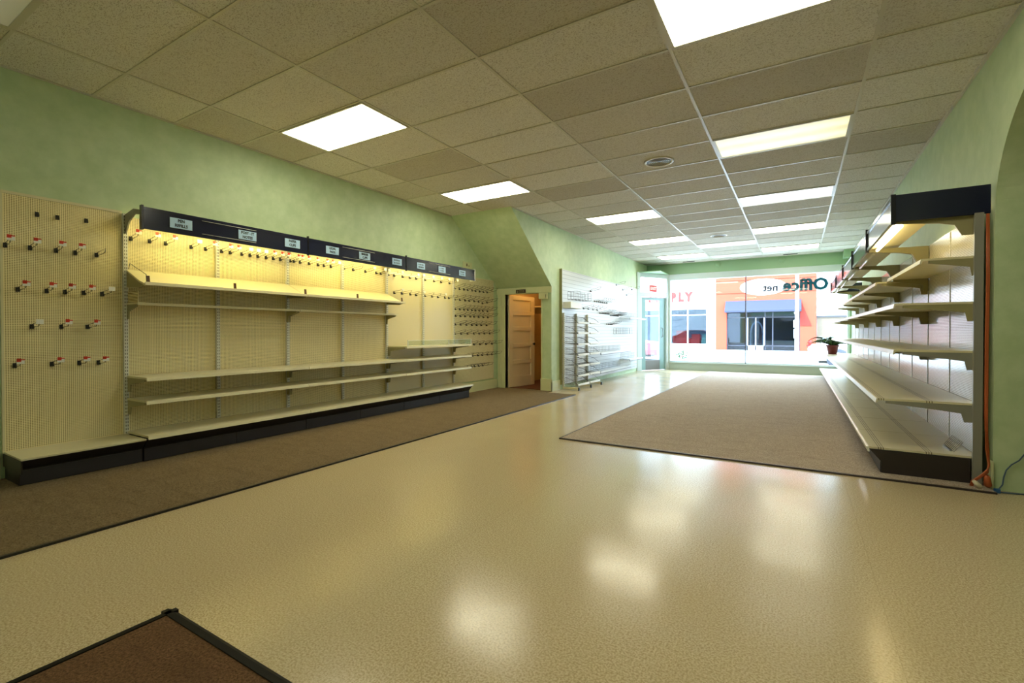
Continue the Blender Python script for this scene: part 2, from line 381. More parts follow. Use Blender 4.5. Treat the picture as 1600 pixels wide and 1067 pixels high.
# entry door unit, set diagonally between corner wall and window
A = Vector((-3.9, 13.2, 0)); B = Vector((-3.3, 14.23, 0)); dd = (B - A).normalized(); nn = Vector((dd.y, -dd.x, 0))
LD = (B - A).length
def dbox(mb, s0, s1, z0, z1, t0=-0.05, t1=0.05, m=0):
    p = lambda s_, t, z: A + dd * s_ + nn * t + Vector((0, 0, z))
    v = [mb.b.verts.new(p(a, t, z)) for a in (s0, s1) for t in (t0, t1) for z in (z0, z1)]
    for qd in ((0, 1, 3, 2), (4, 6, 7, 5), (0, 4, 5, 1), (2, 3, 7, 6), (0, 2, 6, 4), (1, 5, 7, 3)): mb.b.faces.new([v[i] for i in qd]).material_index = m
    return mb
f = MB(); dbox(f, -0.02, 0.10, 0, 2.79); dbox(f, 1.12, LD + 0.03, 0, 2.79); dbox(f, 0.10, 1.12, 2.66, 2.79); dbox(f, 0.10, 1.12, 2.12, 2.23)
d2 = st('door_2', f, whitef, o=A, label='pale grey entry door frame with transom', bevel=0.004)
t = MB(); dbox(t, 0.10, 1.12, 2.23, 2.66, -0.005, 0.0); st('transom_pane', t, glass, d2)
t = MB(); dbox(t, 0.10, 0.18, 0, 2.12, -0.03, 0.02); st('side_stile', t, whitef, d2)
greenst = mat('grey_green_door_stile', (128, 160, 158), 0.35)
L_ = MB(); dbox(L_, 0.20, 0.34, 0.01, 2.10, -0.045, 0.0); dbox(L_, 0.90, 1.11, 0.01, 2.10, -0.045, 0.0); dbox(L_, 0.34, 0.90, 2.02, 2.10, -0.045, 0.0)
leaf = st('door_leaf', L_, greenst, d2, label='grey-green glazed door leaf', bevel=0.003)
t = MB(); dbox(t, 0.34, 0.90, 0.01, 0.29, -0.04, -0.005); st('kick_panel', t, mat('grey_kick_panel', (118, 116, 112), 0.4, 0.3), leaf, label='dark grey kick panel')
t = MB(); dbox(t, 0.34, 0.90, 0.29, 2.02, -0.025, -0.02); st('door_pane', t, glass, leaf)
t = MB(); t.tube([A + dd * 0.97 + nn * 0.0 + Vector((0, 0, 0.95)), A + dd * 0.97 + nn * 0.05 + Vector((0, 0, 0.97)), A + dd * 0.97 + nn * 0.05 + Vector((0, 0, 1.2)), A + dd * 0.97 + nn * 0.0 + Vector((0, 0, 1.22))], 0.01)
st('door_handle', t, chrome, leaf)
ex = MB(); dbox(ex, 0.43, 0.70, 2.25, 2.44, 0.055, 0.075, 0)
c0 = A + dd * 0.565 + nn * 0.077 + Vector((0, 0, 2.345))
ex.text('EXIT', c0, dd, (0, 0, 1), 0.115, 1, 0.003, 0.001, 0.95)
tag(ex.build('exit_sign', [red, white], o=A + dd * 0.565 + nn * 0.06 + Vector((0, 0, 2.25))), 'small red EXIT sign in the transom over the entry door', 'sign')
t = MB(); t.box(XC - 0.15, XW0, 13.2, YF + 0.2, 2.78, 2.80)
st('trim_4', t, greenw, label='green soffit behind the entry frame')

# closet panel door
th = math.radians(80); hx, hy = -4.885, YD + 0.06
u = Vector((math.cos(th), math.sin(th), 0)); v = Vector((math.sin(th), -math.cos(th), 0))
def pbox(mb, s0, s1, z0, z1, t0, t1, m=0):
    p = lambda s_, t, z: Vector((hx, hy, 0)) + u * s_ + v * t + Vector((0, 0, z))
    vv = [mb.b.verts.new(p(a, t, z)) for a in (s0, s1) for t in (t0, t1) for z in (z0, z1)]
    for qd in ((0, 1, 3, 2), (4, 6, 7, 5), (0, 4, 5, 1), (2, 3, 7, 6), (0, 2, 6, 4), (1, 5, 7, 3)): mb.b.faces.new([vv[i] for i in qd]).material_index = m
dm = MB(); DW, DH = 0.80, 1.82
pbox(dm, 0, 0.12, 0.015, DH, 0, 0.036); pbox(dm, DW - 0.12, DW, 0.015, DH, 0, 0.036)
rails = [0.015, 0.24]; zz = [(0.015, 0.22), (0.47, 0.55), (0.80, 0.88), (1.13, 1.21), (1.44, 1.52), (1.74, DH)]
for a, b_ in zz: pbox(dm, 0.12, DW - 0.12, a, b_, 0, 0.036)
pbox(dm, 0.12, DW - 0.12, 0.2, 1.76, 0.012, 0.018)
d1 = st('door_1', dm, doorm, o=(hx, hy, 0), label='cream five-panel door standing ajar', bevel=0.004)
kp = Vector((hx, hy, 0)) + u * (DW - 0.06) + Vector((0, 0, 0.86))
kn = MB(); kn.tube([kp + v * 0.036, kp + v * 0.06, kp + v * 0.062, kp + v * 0.08, kp + v * 0.092], [0.011, 0.011, 0.022, 0.027, 0.012], 0, 12)
st('door_knob', kn, black, d1, label='black round door knob')
for z in (0.25, 1.55):
    h = MB().tube([(hx - 0.004, hy - 0.012, z), (hx - 0.004, hy - 0.012, z + 0.09)], 0.008, 0, 8); st('hinge', h, mat('dark_brass', (84, 70, 44), 0.4, 0.7), d1)
# closet contents
s_ = MB().box(XL + 0.02, XC - 0.17, 8.75, 9.1, 1.62, 1.65).box(XL + 0.02, XC - 0.17, 9.08, 9.1, 1.50, 1.62)
so = s_.build('closet_shelf', tanw, o=(-4.5, 8.9, 1.62)); tag(so, 'tan shelf board high inside the closet with a diagonal brace', 'shelf')
MB().tube([(-4.62, 8.76, 1.60), (-4.30, 8.78, 1.32)], 0.012, 0, 6).build('shelf_brace', wired, so)
bl = MB().lathe((-4.52, 8.35, 2.10), [(0.012, 0.20), (0.016, 0.09), (0.03, 0.06), (0.034, 0.03), (0.022, 0.004), (0.005, 0)], 16)
bo = bl.build('light_bulb', mat('bulb_glow', (255, 230, 180), 0.4, emit=(1, 0.62, 0.24), es=24), o=(-4.52, 8.35, 2.10)); tag(bo, 'bare glowing bulb inside the closet behind the panel door', 'light bulb')
sg = MB().box(-4.645, -4.435, YD - 0.032, YD - 0.021, 1.845, 1.915)
sg.lathe((-4.605, YD - 0.033, 1.888), [(0.008, 0), (0.008, -0.001)], 10, 1, 'y'); sg.box(-4.613, -4.597, YD - 0.034, YD - 0.032, 1.855, 1.878, 1)
for j, zc in enumerate((1.892, 1.868)):
    for i in range(6): sg.box(-4.57 + i * 0.019, -4.556 + i * 0.019, YD - 0.034, YD - 0.032, zc - 0.005, zc + 0.005, 1)
tag(sg.build('door_sign', [mat('dark_brown_plaque', (48, 36, 26), 0.35), mat('faded_print', (150, 140, 110), 0.6)], o=(-4.54, YD - 0.025, 1.845)), 'small dark brown plaque on the lintel above the closet door', 'sign')
ab = MB().box(-4.135, -3.96, YD - 0.06, YD - 0.021, 1.715, 1.83)
abo = ab.build('door_chime_box', trim, o=(-4.05, YD - 0.03, 1.715), bevel=0.004); tag(abo, 'cream box on the top right corner of the closet door frame', 'box')
MB().box(-3.99, -3.982, YD - 0.063, YD - 0.06, 1.74, 1.80).build('indicator_slot', black, abo)

# ------------------------------------------------------------ carpets and mat
c = MB(); 
c.prism([(XL, YB, 0.001), (-3.32, YB, 0.001), (-3.34, 7.60, 0.001), (XC, 7.60, 0.001), (XC, YD + 0.02, 0.001), (XL, YD + 0.02, 0.001)], (0, 0, 0.011))
co = c.build('carpet_runner', car_l, o=(-4.2, 3, 0)); tag(co, 'long brown carpet strip running along the left wall under the pegboard shelving', 'carpet')
MB().box(-3.335, -3.315, YB, 7.60, 0, 0.0125).build('edge_strip', black, co)
cc = MB().box(XL + 0.025, XC - 0.175, YD + 0.13, 9.89, 0.001, 0.012).build('closet_carpet', mat('dark_brown_carpet', (96, 54, 30), 0.9), o=(-4.5, 8.8, 0)); tag(cc, 'dark reddish brown carpet on the closet floor', 'carpet')
c = MB().box(-2.09, XR - 0.01, 4.41, 13.95, 0.001, 0.012)
co = c.build('area_carpet', car_r, o=(-0.5, 9, 0)); tag(co, 'large taupe carpet in front of the right-hand shelving reaching to the window', 'carpet')
MB().box(-2.10, XR - 0.01, 4.395, 4.415, 0, 0.0125).box(-2.105, -2.088, 4.395, 13.95, 0, 0.0125).build('edge_strip', mat('dark_edge', (52, 42, 38), 0.5), co)
mm = MB().box(-2.085, -1.10, -0.6, 0.865, 0.002, 0.009)
mo = empty('floor_mat', (-1.6, 0.1, 0), 'brown entrance mat with black rubber border, in the nearest foreground', 'mat')
mm.build('mat_pile', mat_c, mo)
fr = MB().prism([(-2.125, -0.62, 0), (-2.125, 0.905, 0), (-2.085, 0.865, 0.012), (-2.085, -0.62, 0.012)], (0.001, 0, 0)) if False else MB()
def strip(mb, p, q_, inward, w=0.042, h=0.013):
    p, q_, i_ = Vector(p), Vector(q_), Vector(inward)
    mb.prism([p, p + i_ * w * 0.45 + Vector((0, 0, h)), p + i_ * w + Vector((0, 0, h)), p + i_ * w], q_ - p)
strip(fr, (-2.128, -0.65, 0), (-2.128, 0.905, 0), (1, 0, 0)); strip(fr, (-2.128, 0.905, 0), (-1.05, 0.905, 0), (0, -1, 0))
strip(fr, (-1.05, 0.905, 0), (-1.05, -0.65, 0), (-1, 0, 0)); strip(fr, (-1.05, -0.65, 0), (-2.128, -0.65, 0), (0, 1, 0))
fr.build('rubber_border', mat('black_rubber', (20, 18, 15), 0.6, spec=0.2), mo)

# ------------------------------------------------------------ ceiling lights and vents
def clight(ci, k, s, where, half=False, col=LAMP):
    x0, y0 = GX + SX * ci, GY + SY * k
    o = empty('ceiling_light', (x0 + SX / 2, y0 + SY / 2, HC - 0.02), where, 'ceiling light', 'recessed ceiling light panels')
    fr = MB()
    for a in ((x0 + 0.012, x0 + 0.035, y0 + 0.012, y0 + SY - 0.012), (x0 + SX - 0.035, x0 + SX - 0.012, y0 + 0.012, y0 + SY - 0.012), (x0 + 0.035, x0 + SX - 0.035, y0 + 0.012, y0 + 0.03), (x0 + 0.035, x0 + SX - 0.035, y0 + SY - 0.03, y0 + SY - 0.012)): fr.box(*a, HC - 0.012, HC - 0.001)
    fr.build('frame', tbar, o)
    MB().box(x0 + 0.033, x0 + SX - 0.033, y0 + 0.028, y0 + SY - 0.028, HC - 0.008, HC - 0.003).build('diffuser', m_diffuser('diffuser_glow', col, s, half), o)
clight(0, 2, LAMP_S * 0.9, 'lit ceiling panel near the left wall, nearest of the left row', half=True)
clight(0, 6, LAMP_S * 0.9, 'lit ceiling panel just before the sloping bulkhead on the left')
clight(3, 2, LAMP_S, 'large bright ceiling panel cut off by the top edge of the picture')
clight(3, 6, 0.24, 'dim yellowish ceiling panel beside the round vent', col=(1, 0.90, 0.45))
clight(3, 10, 0.45, 'softly lit ceiling panel, third from the camera in the right row', col=(1, 0.97, 0.80))
clight(3, 14, LAMP_S * 0.6, 'ceiling panel second from the window in the right row')
clight(3, 18, LAMP_S * 0.9, 'bright ceiling panel nearest the window in the right row')
clight(1, 10, LAMP_S * 0.9, 'bright ceiling panel past the bulkhead, third from the window on the left side')
clight(1, 14, LAMP_S * 0.9, 'bright ceiling panel second from the window on the left side')
clight(1, 18, LAMP_S * 0.7, 'ceiling panel nearest the window on the left side')
clight(0, -2, 0.02, 'unlit grey ceiling panel in the top left corner')
clight(2, 16, 0.13, 'unlit pale ceiling panel behind the far round vent, sheen given as faint glow', col=(0.85, 0.95, 1))  # faint emission stands in for reflected light on an unlit panel
clight(3, -2, LAMP_S * 0.6, 'added lit ceiling panel above and behind the camera, out of view')  # unseen lamp added to brighten the near end of the room
clight(1, -6, LAMP_S * 0.6, 'added lit ceiling panel far behind the camera, out of view')  # second added lamp out of view, filling from the back
def vent(x, y, r, label):
    o = empty('ceiling_vent', (x, y, HC), label, 'vent', 'round ceiling air vents')
    MB().lathe((x, y, HC), [(r, -0.001), (r * 0.98, -0.008), (r * 0.84, -0.012), (r * 0.80, -0.003)], 32, cap=False).build('outer_ring', mat('vent_cream_metal', (200, 194, 172), 0.3), o)
    MB().lathe((x, y, HC), [(r * 0.79, -0.0012), (r * 0.79, -0.0030)], 32).build('vent_throat', black, o)
    for j, q_ in enumerate((0.66, 0.54, 0.42, 0.30, 0.18)):
        rr = r * q_; MB().lathe((x, y, HC), [(rr, -0.003), (rr + 0.002, -0.006), (rr - 0.001, -0.0065), (rr - 0.002, -0.003)], 28, cap=False).build('cone_ring', MATS['vent_cream_metal'], o)
vent(-1.396, 5.60, 0.17, 'round ceiling vent beside the dim yellowish light panel')
vent(-1.401, 10.50, 0.17, 'small looking round ceiling vent farther toward the window')
for x, w in ((-2.64, 'left'), (-0.162, 'right')):
    tag(MB().box(x - 0.16, x + 0.16, 13.92, 13.96, HC - 0.012, HC - 0.001).build('ceiling_slot', black, o=(x, 13.94, HC)), 'thin dark slot in the ceiling by the window header, %s one' % w, 'vent', 'dark slots by the window header')

# ------------------------------------------------------------ left wall shelving
U = [1.80 + 0.7658 * i for i in range(7)]
WX = XL + 0.02
def upright(parent, y, z0, z1, x=WX, m=upr, w=0.032, sgn=1):
    return MB().box(min(x, x + sgn * 0.03), max(x, x + sgn * 0.03), y - w / 2, y + w / 2, z0, z1).build('upright', m, parent)
def bracket(parent, y, z, x0, x1, h=0.10, m=creamd):
    # gusset plate below a shelf, from the upright at x0 to the front at x1
    s = 1 if x1 > x0 else -1; L = abs(x1 - x0)
    prof = [(0, -0.0), (L * 0.95, -0.0), (L * 0.95, -0.02), (L * 0.35, -h * 0.5), (L * 0.16, -h * 0.62), (L * 0.13, -h * 1.25), (0, -h * 1.25)]
    return MB().prism([(x0 + s * a, y - 0.006, z + b_) for a, b_ in prof], (0, 0.012, 0)).build('shelf_bracket', m, parent)
def shelf(parent, y0, y1, z, xf, xb=WX + 0.02, th=0.03, m=cream, br=True, lip=True, name='shelf', bm_=creamd, pm=None):
    s = 1 if xf > xb else -1
    b_ = MB().box(min(xb, xf), max(xb, xf), y0 + 0.003, y1 - 0.003, z - 0.016, z)
    b_.prism([(xf - s * 0.004, y0 + 0.003, z), (xf + s * 0.010, y0 + 0.003, z - 0.003), (xf + s * 0.016, y0 + 0.003, z - th), (xf + s * 0.006, y0 + 0.003, z - th)], (0, y1 - y0 - 0.006, 0))
    o = b_.build(name, m, parent)
    if br:
        for y in (y0 + 0.012, y1 - 0.012): bracket(o, y, z - 0.016, xb, xf - s * 0.02, m=bm_)
    return o
def base(parent, y0, y1, xf, z, xb=WX, jointm=kickm, endcap=False, flat=False):
    s = 1 if xf > xb else -1
    if flat: pr = [(xb, z - 0.012), (xf, z - 0.012), (xf, 0.075), (xf - s * 0.03, 0.075), (xf - s * 0.03, 0.013), (xb, 0.013)]
    else: pr = [(xb, z - 0.03), (xf - s * 0.0, z - 0.03), (xf - s * 0.075, 0.125), (xf - s * 0.075, 0.013), (xb, 0.013)]
    o = MB().prism([(a, y0 + 0.002, b_) for a, b_ in pr], (0, y1 - y0 - 0.004, 0)).build('base_cabinet', blackm, parent)
    kx = xf - s * (0.03 if flat else 0.075)
    ys = [y0, (y0 + y1) / 2, y1] if y1 - y0 > 1 else [y0, y1]
    for ya_, yb_ in zip(ys, ys[1:]): MB().box(min(kx, kx + s * 0.004), max(kx, kx + s * 0.004), ya_ + 0.005, yb_ - 0.005, 0.016, 0.118).build('kick_plate', jointm, o)
    return o
# nearest pegboard-only section
pg = empty('pegboard_unit', (-4.9, 1.43, 0), 'narrow cream pegboard with low black-fronted deck, nearest the camera on the left wall', 'pegboard')
MB().box(XL + 0.001, WX, 1.06, 1.785, 0.2, 2.14).build('pegboard', peg_m, pg)
MB().box(XL + 0.001, WX + 0.006, 1.055, 1.785, 2.14, 2.162).box(XL + 0.001, WX + 0.004, 1.05, 1.062, 0.2, 2.16).build('edge_trim', cream, pg)
MB().box(WX, -4.662, 1.055, 1.795, 0.20, 0.212).build('base_deck', cream, pg)
pb_ = base(pg, 1.06, 1.795, -4.66, 0.229)
MB().box(WX, -4.66, 1.052, 1.060, 0.105, 0.199).build('end_plate', mat('dark_end_plate', (34, 30, 30), 0.4), pb_)
bays = ['bay nearest the camera', 'middle bay', 'bay farthest down the wall']
tube_m = mat('warm_tube_glow', (255, 235, 170), 0.5, emit=(1.0, 0.84, 0.28), es=7)
signs = [(2.066, 'PEN', 'REFILLS'), (2.65, 'POST - IT', 'NOTES'), (3.132, 'PAPER', 'CLIPS'), (3.64, 'LEGAL', 'PADS'), (4.118, 'BINDER', 'CLIPS'), (4.675, None, None), (5.15, None, None), (5.62, None, None), (6.126, None, None)]
units = []
for b_ in range(3):
    y0, ym, y1 = U[2 * b_], U[2 * b_ + 1], U[2 * b_ + 2]
    t = empty('shelving_unit', (-4.9, ym, 0), 'cream shelving with navy sign canopy on the left wall, ' + bays[b_], 'shelving', 'wall shelving units on the left wall'); units.append(t)
    pm = peg_m if b_ < 2 else solid_m
    for j in range(2):
        a, c_ = U[2 * b_ + j], U[2 * b_ + j + 1]
        MB().box(XL + 0.001, WX, a + 0.012, c_ - 0.012, 0.2, 2.12).build('back_panel', pm, t)
    for y in ([y0, ym] if b_ < 2 else [y0, ym, y1]): upright(t, y, 0.2, 2.14)
    dz = 0.235
    dk = shelf(t, y0, y1, dz, -4.655, br=False, name='base_deck')
    base(t, y0, y1, -4.655, dz)
    shelf(t, y0, y1, 0.525, -4.685); shelf(t, y0, y1, 0.722, -4.68)
    if b_ < 2:
        s2 = shelf(t, y0, y1, 1.36, -4.835, th=0.022)
        zb, zf, xf = 1.655, 1.515, -4.70
        sl = MB().prism([(WX + 0.02, y0 + 0.004, zb), (xf - 0.10, y0 + 0.004, zf + 0.03), (xf, y0 + 0.004, zf + 0.0), (xf + 0.012, y0 + 0.004, zf + 0.012), (xf + 0.016, y0 + 0.004, zf - 0.014), (xf, y0 + 0.004, zf - 0.016), (xf - 0.10, y0 + 0.004, zf + 0.014), (WX + 0.02, y0 + 0.004, zb - 0.014)], (0, y1 - y0 - 0.008, 0)).build('slanted_shelf', cream, t)
        for y in (y0 + 0.01, y1 - 0.01): MB().prism([(WX + 0.02, y - 0.005, zb - 0.016), (xf - 0.02, y - 0.005, zf - 0.014), (xf - 0.1, y - 0.005, zf - 0.03), (WX + 0.02, y - 0.005, zb - 0.16)], (0, 0.01, 0)).build('shelf_bracket', creamd, sl)
        for y in ([y0 + 0.02, ym - 0.03, y1 - 0.03] if b_ == 0 else [ym - 0.07, y1 - 0.07]):
            MB().prism([(xf - 0.005, y, zf), (xf + 0.008, y, zf), (xf - 0.002, y, zf + 0.065), (xf - 0.010, y, zf + 0.065)], (0, 0.022, 0)).build('fence_clip', brown, sl)
        if b_ == 0:
            MB().box(WX + 0.02, -4.85, y0 + 0.012, y0 + 0.018, 1.362, 1.46).build('end_divider', peg_m, s2)
            MB().tube([(WX + 0.03, y0 + 0.02, zb + 0.005), (WX + 0.06, y0 + 0.02, zb + 0.05), (xf - 0.01, y0 + 0.02, zf + 0.075), (xf - 0.005, y0 + 0.02, zf + 0.01)], 0.003, 0, 5).build('wire_end_fence', chrome, sl)
    else:
        s5 = shelf(t, y0, y1, 0.905, -4.68)
        fn = MB()
        fn.box(-4.672, -4.668, y0 + 0.02, y1 - 0.02, 0.91, 0.985)
        fn.build('clear_front_fence', m_glass('clear_plastic', (0.86, 0.92, 0.88)), s5)
        MB().box(-4.676, -4.664, y0 + 0.015, y0 + 0.025, 0.905, 0.99).box(-4.676, -4.664, ym + 0.15, ym + 0.162, 0.905, 0.985).box(-4.676, -4.664, y1 - 0.03, y1 - 0.02, 0.905, 0.985).box(-4.676, -4.664, y0 + 0.02, y1 - 0.02, 0.982, 0.987).build('fence_post', white, s5)
    # canopy
    ya, yb = [1.785, 3.3316, 4.8632][b_], [3.3316, 4.8632, 6.47][b_]
    zb, zt, xf = 1.965, 2.148, -4.67
    ca = MB().box(xf - 0.012, xf, ya + 0.003, yb - 0.003, zb, zt).box(xf - 0.002, xf + 0.006, ya + 0.003, yb - 0.003, zb, zb + 0.032).box(xf - 0.002, xf + 0.006, ya + 0.003, yb - 0.003, zt - 0.028, zt).build('canopy', navy, t)
    MB().box(xf - 0.013, xf + 0.010, yb - 0.014, yb - 0.001, zb - 0.012, zt + 0.018).build('canopy_joint', navyd, ca) if b_ < 2 else MB().box(xf - 0.10, xf + 0.012, yb - 0.003, yb + 0.012, zb - 0.004, zt + 0.01).build('canopy_end_cap', white, ca)
    if b_ == 0: MB().box(xf - 0.03, xf + 0.008, ya - 0.012, ya + 0.004, zb - 0.008, zt + 0.012).build('canopy_end_cap', navyd, ca)
    MB().box(xf - 0.13, xf - 0.012, ya + 0.02, yb - 0.02, zb + 0.075, zb + 0.08).build('reflector', white, ca)  # unseen sheet, sized to hold back the tube's upward light
    MB().tube([(xf - 0.075, ya + 0.12, zb + 0.052), (xf - 0.075, yb - 0.12, zb + 0.052)], 0.013, 0, 10).build('light_tube', tube_m, ca)
    MB().tube([(xf + 0.009, ya + 0.45, zb + 0.034), (xf + 0.009, ya + 0.95, zb + 0.034)], 0.0022, 0, 5).tube([(xf + 0.009, ya + 0.45, zt - 0.03), (xf + 0.009, ya + 0.95, zt - 0.03)], 0.0022, 0, 5).build('rib_highlight', white, ca)  # white lines painting the highlights along the canopy ribs
    for y in ([y0, y1] if b_ == 2 else [y0]):
        arm = [(WX, 2.13), (WX + 0.04, 2.13), (WX + 0.2, 2.16), (xf - 0.012, 2.12), (xf - 0.012, 2.085), (WX + 0.22, 2.11), (WX + 0.11, 2.06), (WX + 0.045, 1.97), (WX, 1.95)]
        MB().prism([(a, y - 0.006, c_) for a, c_ in arm], (0, 0.012, 0)).build('canopy_arm', postm, ca)
    for (yc, l1, l2) in signs:
        if not (ya < yc < yb): continue
        w = 0.088 if yc < 5 else 0.083
        cd = MB().box(xf + 0.0065, xf + 0.009, yc - w, yc + w, 2.012, 2.10)
        if l1:
            for q_, tx in ((2.077, l1), (2.036, l2)):
                cd.text(tx, (xf + 0.0098, yc, q_), (0, 1, 0), (0, 0, 1), 0.036, 1, 0.0012, 0.0006, 0.86)
        else:
            for q_ in (2.074, 2.038):
                n_ = random.choice((4, 5, 6))
                for i in range(n_):
                    cd.box(xf + 0.0085, xf + 0.0100, yc - 0.055 + i * 0.11 / n_, yc - 0.055 + i * 0.11 / n_ + 0.009, q_ - 0.012, q_ + 0.012, 1)
                    cd.box(xf + 0.0085, xf + 0.0100, yc - 0.055 + i * 0.11 / n_, yc - 0.055 + i * 0.11 / n_ + 0.015, q_ - 0.003, q_ + 0.003, 1)
        cd.build('sign_card', [card, ink], ca)
# end pegboard by the closet
pc = empty('pegboard_unit', (-5.08, 7.0, 0.2), 'pale pegboard crowded with rows of wire hooks, left of the closet door', 'pegboard')
MB().box(XL + 0.001, WX, 6.41, 7.64, 0.21, 2.09).build('pegboard', peg_w, pc)
MB().box(XL + 0.001, WX + 0.004, 7.64, 7.655, 0.21, 2.1).box(XL + 0.001, WX + 0.004, 6.42, 7.655, 2.09, 2.1).build('edge_trim', cream, pc)
sw = MB().box(XL + 0.001, XL + 0.010, 6.70, 6.965, 2.243, 2.357)
sw.box(XL + 0.010, XL + 0.012, 6.80, 6.83, 2.28, 2.33, 1); sw.box(XL + 0.010, XL + 0.012, 6.86, 6.89, 2.285, 2.30, 1)
tag(sw.build('wall_plate', [trim, brown], o=(XL, 6.83, 2.30)), 'small cream plate with a dark mark on the wall above the canopy end', 'wall plate')

# ------------------------------------------------------------ peg hooks
hook_n = 0
def make_hook(name, L, tagged, clipm=black, wm=chrome, up=0.02, double=True):
    h = MB(); r = 0.0029
    h.tube([(0, 0, 0), (L * 0.8, 0, up * 0.5), (L * 0.95, 0, up * 0.8), (L, 0, up + 0.018)], r, 0, 5)
    if double: h.tube([(0.0, 0, 0.024), (L * 0.9, 0, 0.024 + up), (L * 1.08, 0, 0.022 + up)], r * 0.8, 0, 5)
    o = h.build(name, wm, o=(0, 0, 0))
    MB().box(0.0, 0.006, -0.011, 0.011, -0.010, 0.026).box(0.006, 0.030, -0.007, 0.007, -0.010, 0.008).build('hook_clip', clipm, o, bevel=0)
    if tagged:
        T = MB().box(L * 1.08, L * 1.08 + 0.002, -0.022, 0.020, 0.006 + up, 0.040 + up, 0)
        if tagged == 2: T.box(L * 1.08 + 0.0015, L * 1.08 + 0.003, -0.022, 0.002, 0.022 + up, 0.046 + up, 1); T.box(L * 1.08 + 0.0015, L * 1.08 + 0.003, -0.022, 0.020, 0.033 + up, 0.041 + up, 1)
        T.build('price_tag', [white, red], o)
    return o
H_red = make_hook('peg_hook', 0.17, 2); H_white = make_hook('peg_hook', 0.17, 1); H_bare = make_hook('peg_hook', 0.19, 0); H_dark = make_hook('peg_hook', 0.24, 0, wm=wired, up=0.05)
H_long = make_hook('peg_hook', 0.24, 0, wm=wired, up=0.055)
H_stub = make_hook('peg_hook', 0.035, 0, wm=wired, up=0.0, double=False)
HUSED = {}
def hook(src, x, y, z, label, group, rz=None):
    rz = random.uniform(-0.05, 0.05) if rz is None else rz
    z = round(z, 3)
    if src.name not in HUSED:
        HUSED[src.name] = 1; src.location = (x, y, z); src.rotation_euler.z = rz; o = src
    else:
        o = copy_tree(src, (x, y, z), rz)
    tag(o, label, 'hook', group); return o
A_ = {'top': ([(1.248, 2.01), (1.366, 2.01), (1.543, 2.02)], H_stub), 'second': ([(1.075, 1.745), (1.207, 1.745), (1.356, 1.745), (1.472, 1.745), (1.608, 1.745)], H_red),
      'third': ([(1.139, 1.42), (1.298, 1.42), (1.407, 1.42), (1.522, 1.42), (1.643, 1.42)], H_red), 'fourth': ([(1.213, 1.14), (1.382, 1.14), (1.545, 1.14)], H_red),
      'bottom': ([(1.118, 0.845), (1.324, 0.845), (1.490, 0.845), (1.614, 0.84)], H_red)}
for row, (L, src) in A_.items():
    for i, (y, z) in enumerate(L):
        sr = src; kind = 'peg hook with a red and white price tag' if src is H_red else 'short black hook stub'
        if row == 'second' and i == 4: sr = H_bare; kind = 'bare wire peg hook'
        if (row == 'third' and i == 4) or (row == 'fourth' and i == 0): sr = H_white; kind = 'peg hook with a plain white tag'
        hook(sr, WX, y, z, '%s, %s in the %s row, nearest pegboard' % (kind, ORD[i], row), 'hooks on the nearest pegboard')
CY = [1.848, 1.988, 2.114, 2.331, 2.46, 2.582, 2.698, 2.817, 2.905, 2.99, 3.084, 3.166, 3.25, 3.344, 3.417, 3.5, 3.619, 3.743, 3.826, 3.929, 4.095, 4.279, 4.485, 4.679, 4.762, 4.871, 5.021, 5.191, 5.34, 5.48, 5.685, 5.9, 6.076, 6.294]
for i, y in enumerate(CY):
    if min(abs(y - u_) for u_ in U) < 0.02: y += 0.03
    sr = H_red if i < 19 and i not in (3, 7, 8, 9) else (H_bare if i in (20, 21, 25, 27) else H_white)
    k_ = {H_red.name: 'red and white tagged', H_bare.name: 'bare untagged', H_white.name: 'white tagged'}[sr.name]
    hook(sr, WX, y, 1.925, '%s peg hook under the left canopy, %s from the left' % (k_, ordw(i)), 'hooks in the row under the left canopy')
for i, y in enumerate([5.02, 5.176, 5.353, 5.479, 5.684, 5.852, 5.994, 6.175, 6.276]):
    hook(H_bare if i % 3 else H_white, WX, y, 1.672, '%s hook from left in the short row on the smooth panel' % ORD[i], 'hooks in the second row on the smooth panel')
rows = [(1.85, 6.44, 7.43, 9), (1.66, 6.45, 7.42, 8), (1.495, 6.45, 7.42, 9), (1.378, 6.45, 7.43, 8), (1.228, 6.45, 7.39, 7), (1.07, 6.45, 7.51, 7), (0.873, 6.60, 7.58, 6), (0.669, 6.65, 7.58, 7), (0.473, 6.68, 7.26, 6)]
rn = ['top', 'second', 'third', 'fourth', 'fifth', 'sixth', 'seventh', 'eighth', 'bottom']
for ri, (z, a, b_, n) in enumerate(rows):
    for i in range(n):
        y = a + (b_ - a) * i / (n - 1) + random.uniform(-0.015, 0.015)
        hook(H_dark, WX, y, z + random.choice((0, 0, -0.0254)) * (ri == 1), 'dark wire hook, %s from left, %s row of the closet-side pegboard' % (ORD[i], rn[ri]), 'hooks on the closet-side pegboard')

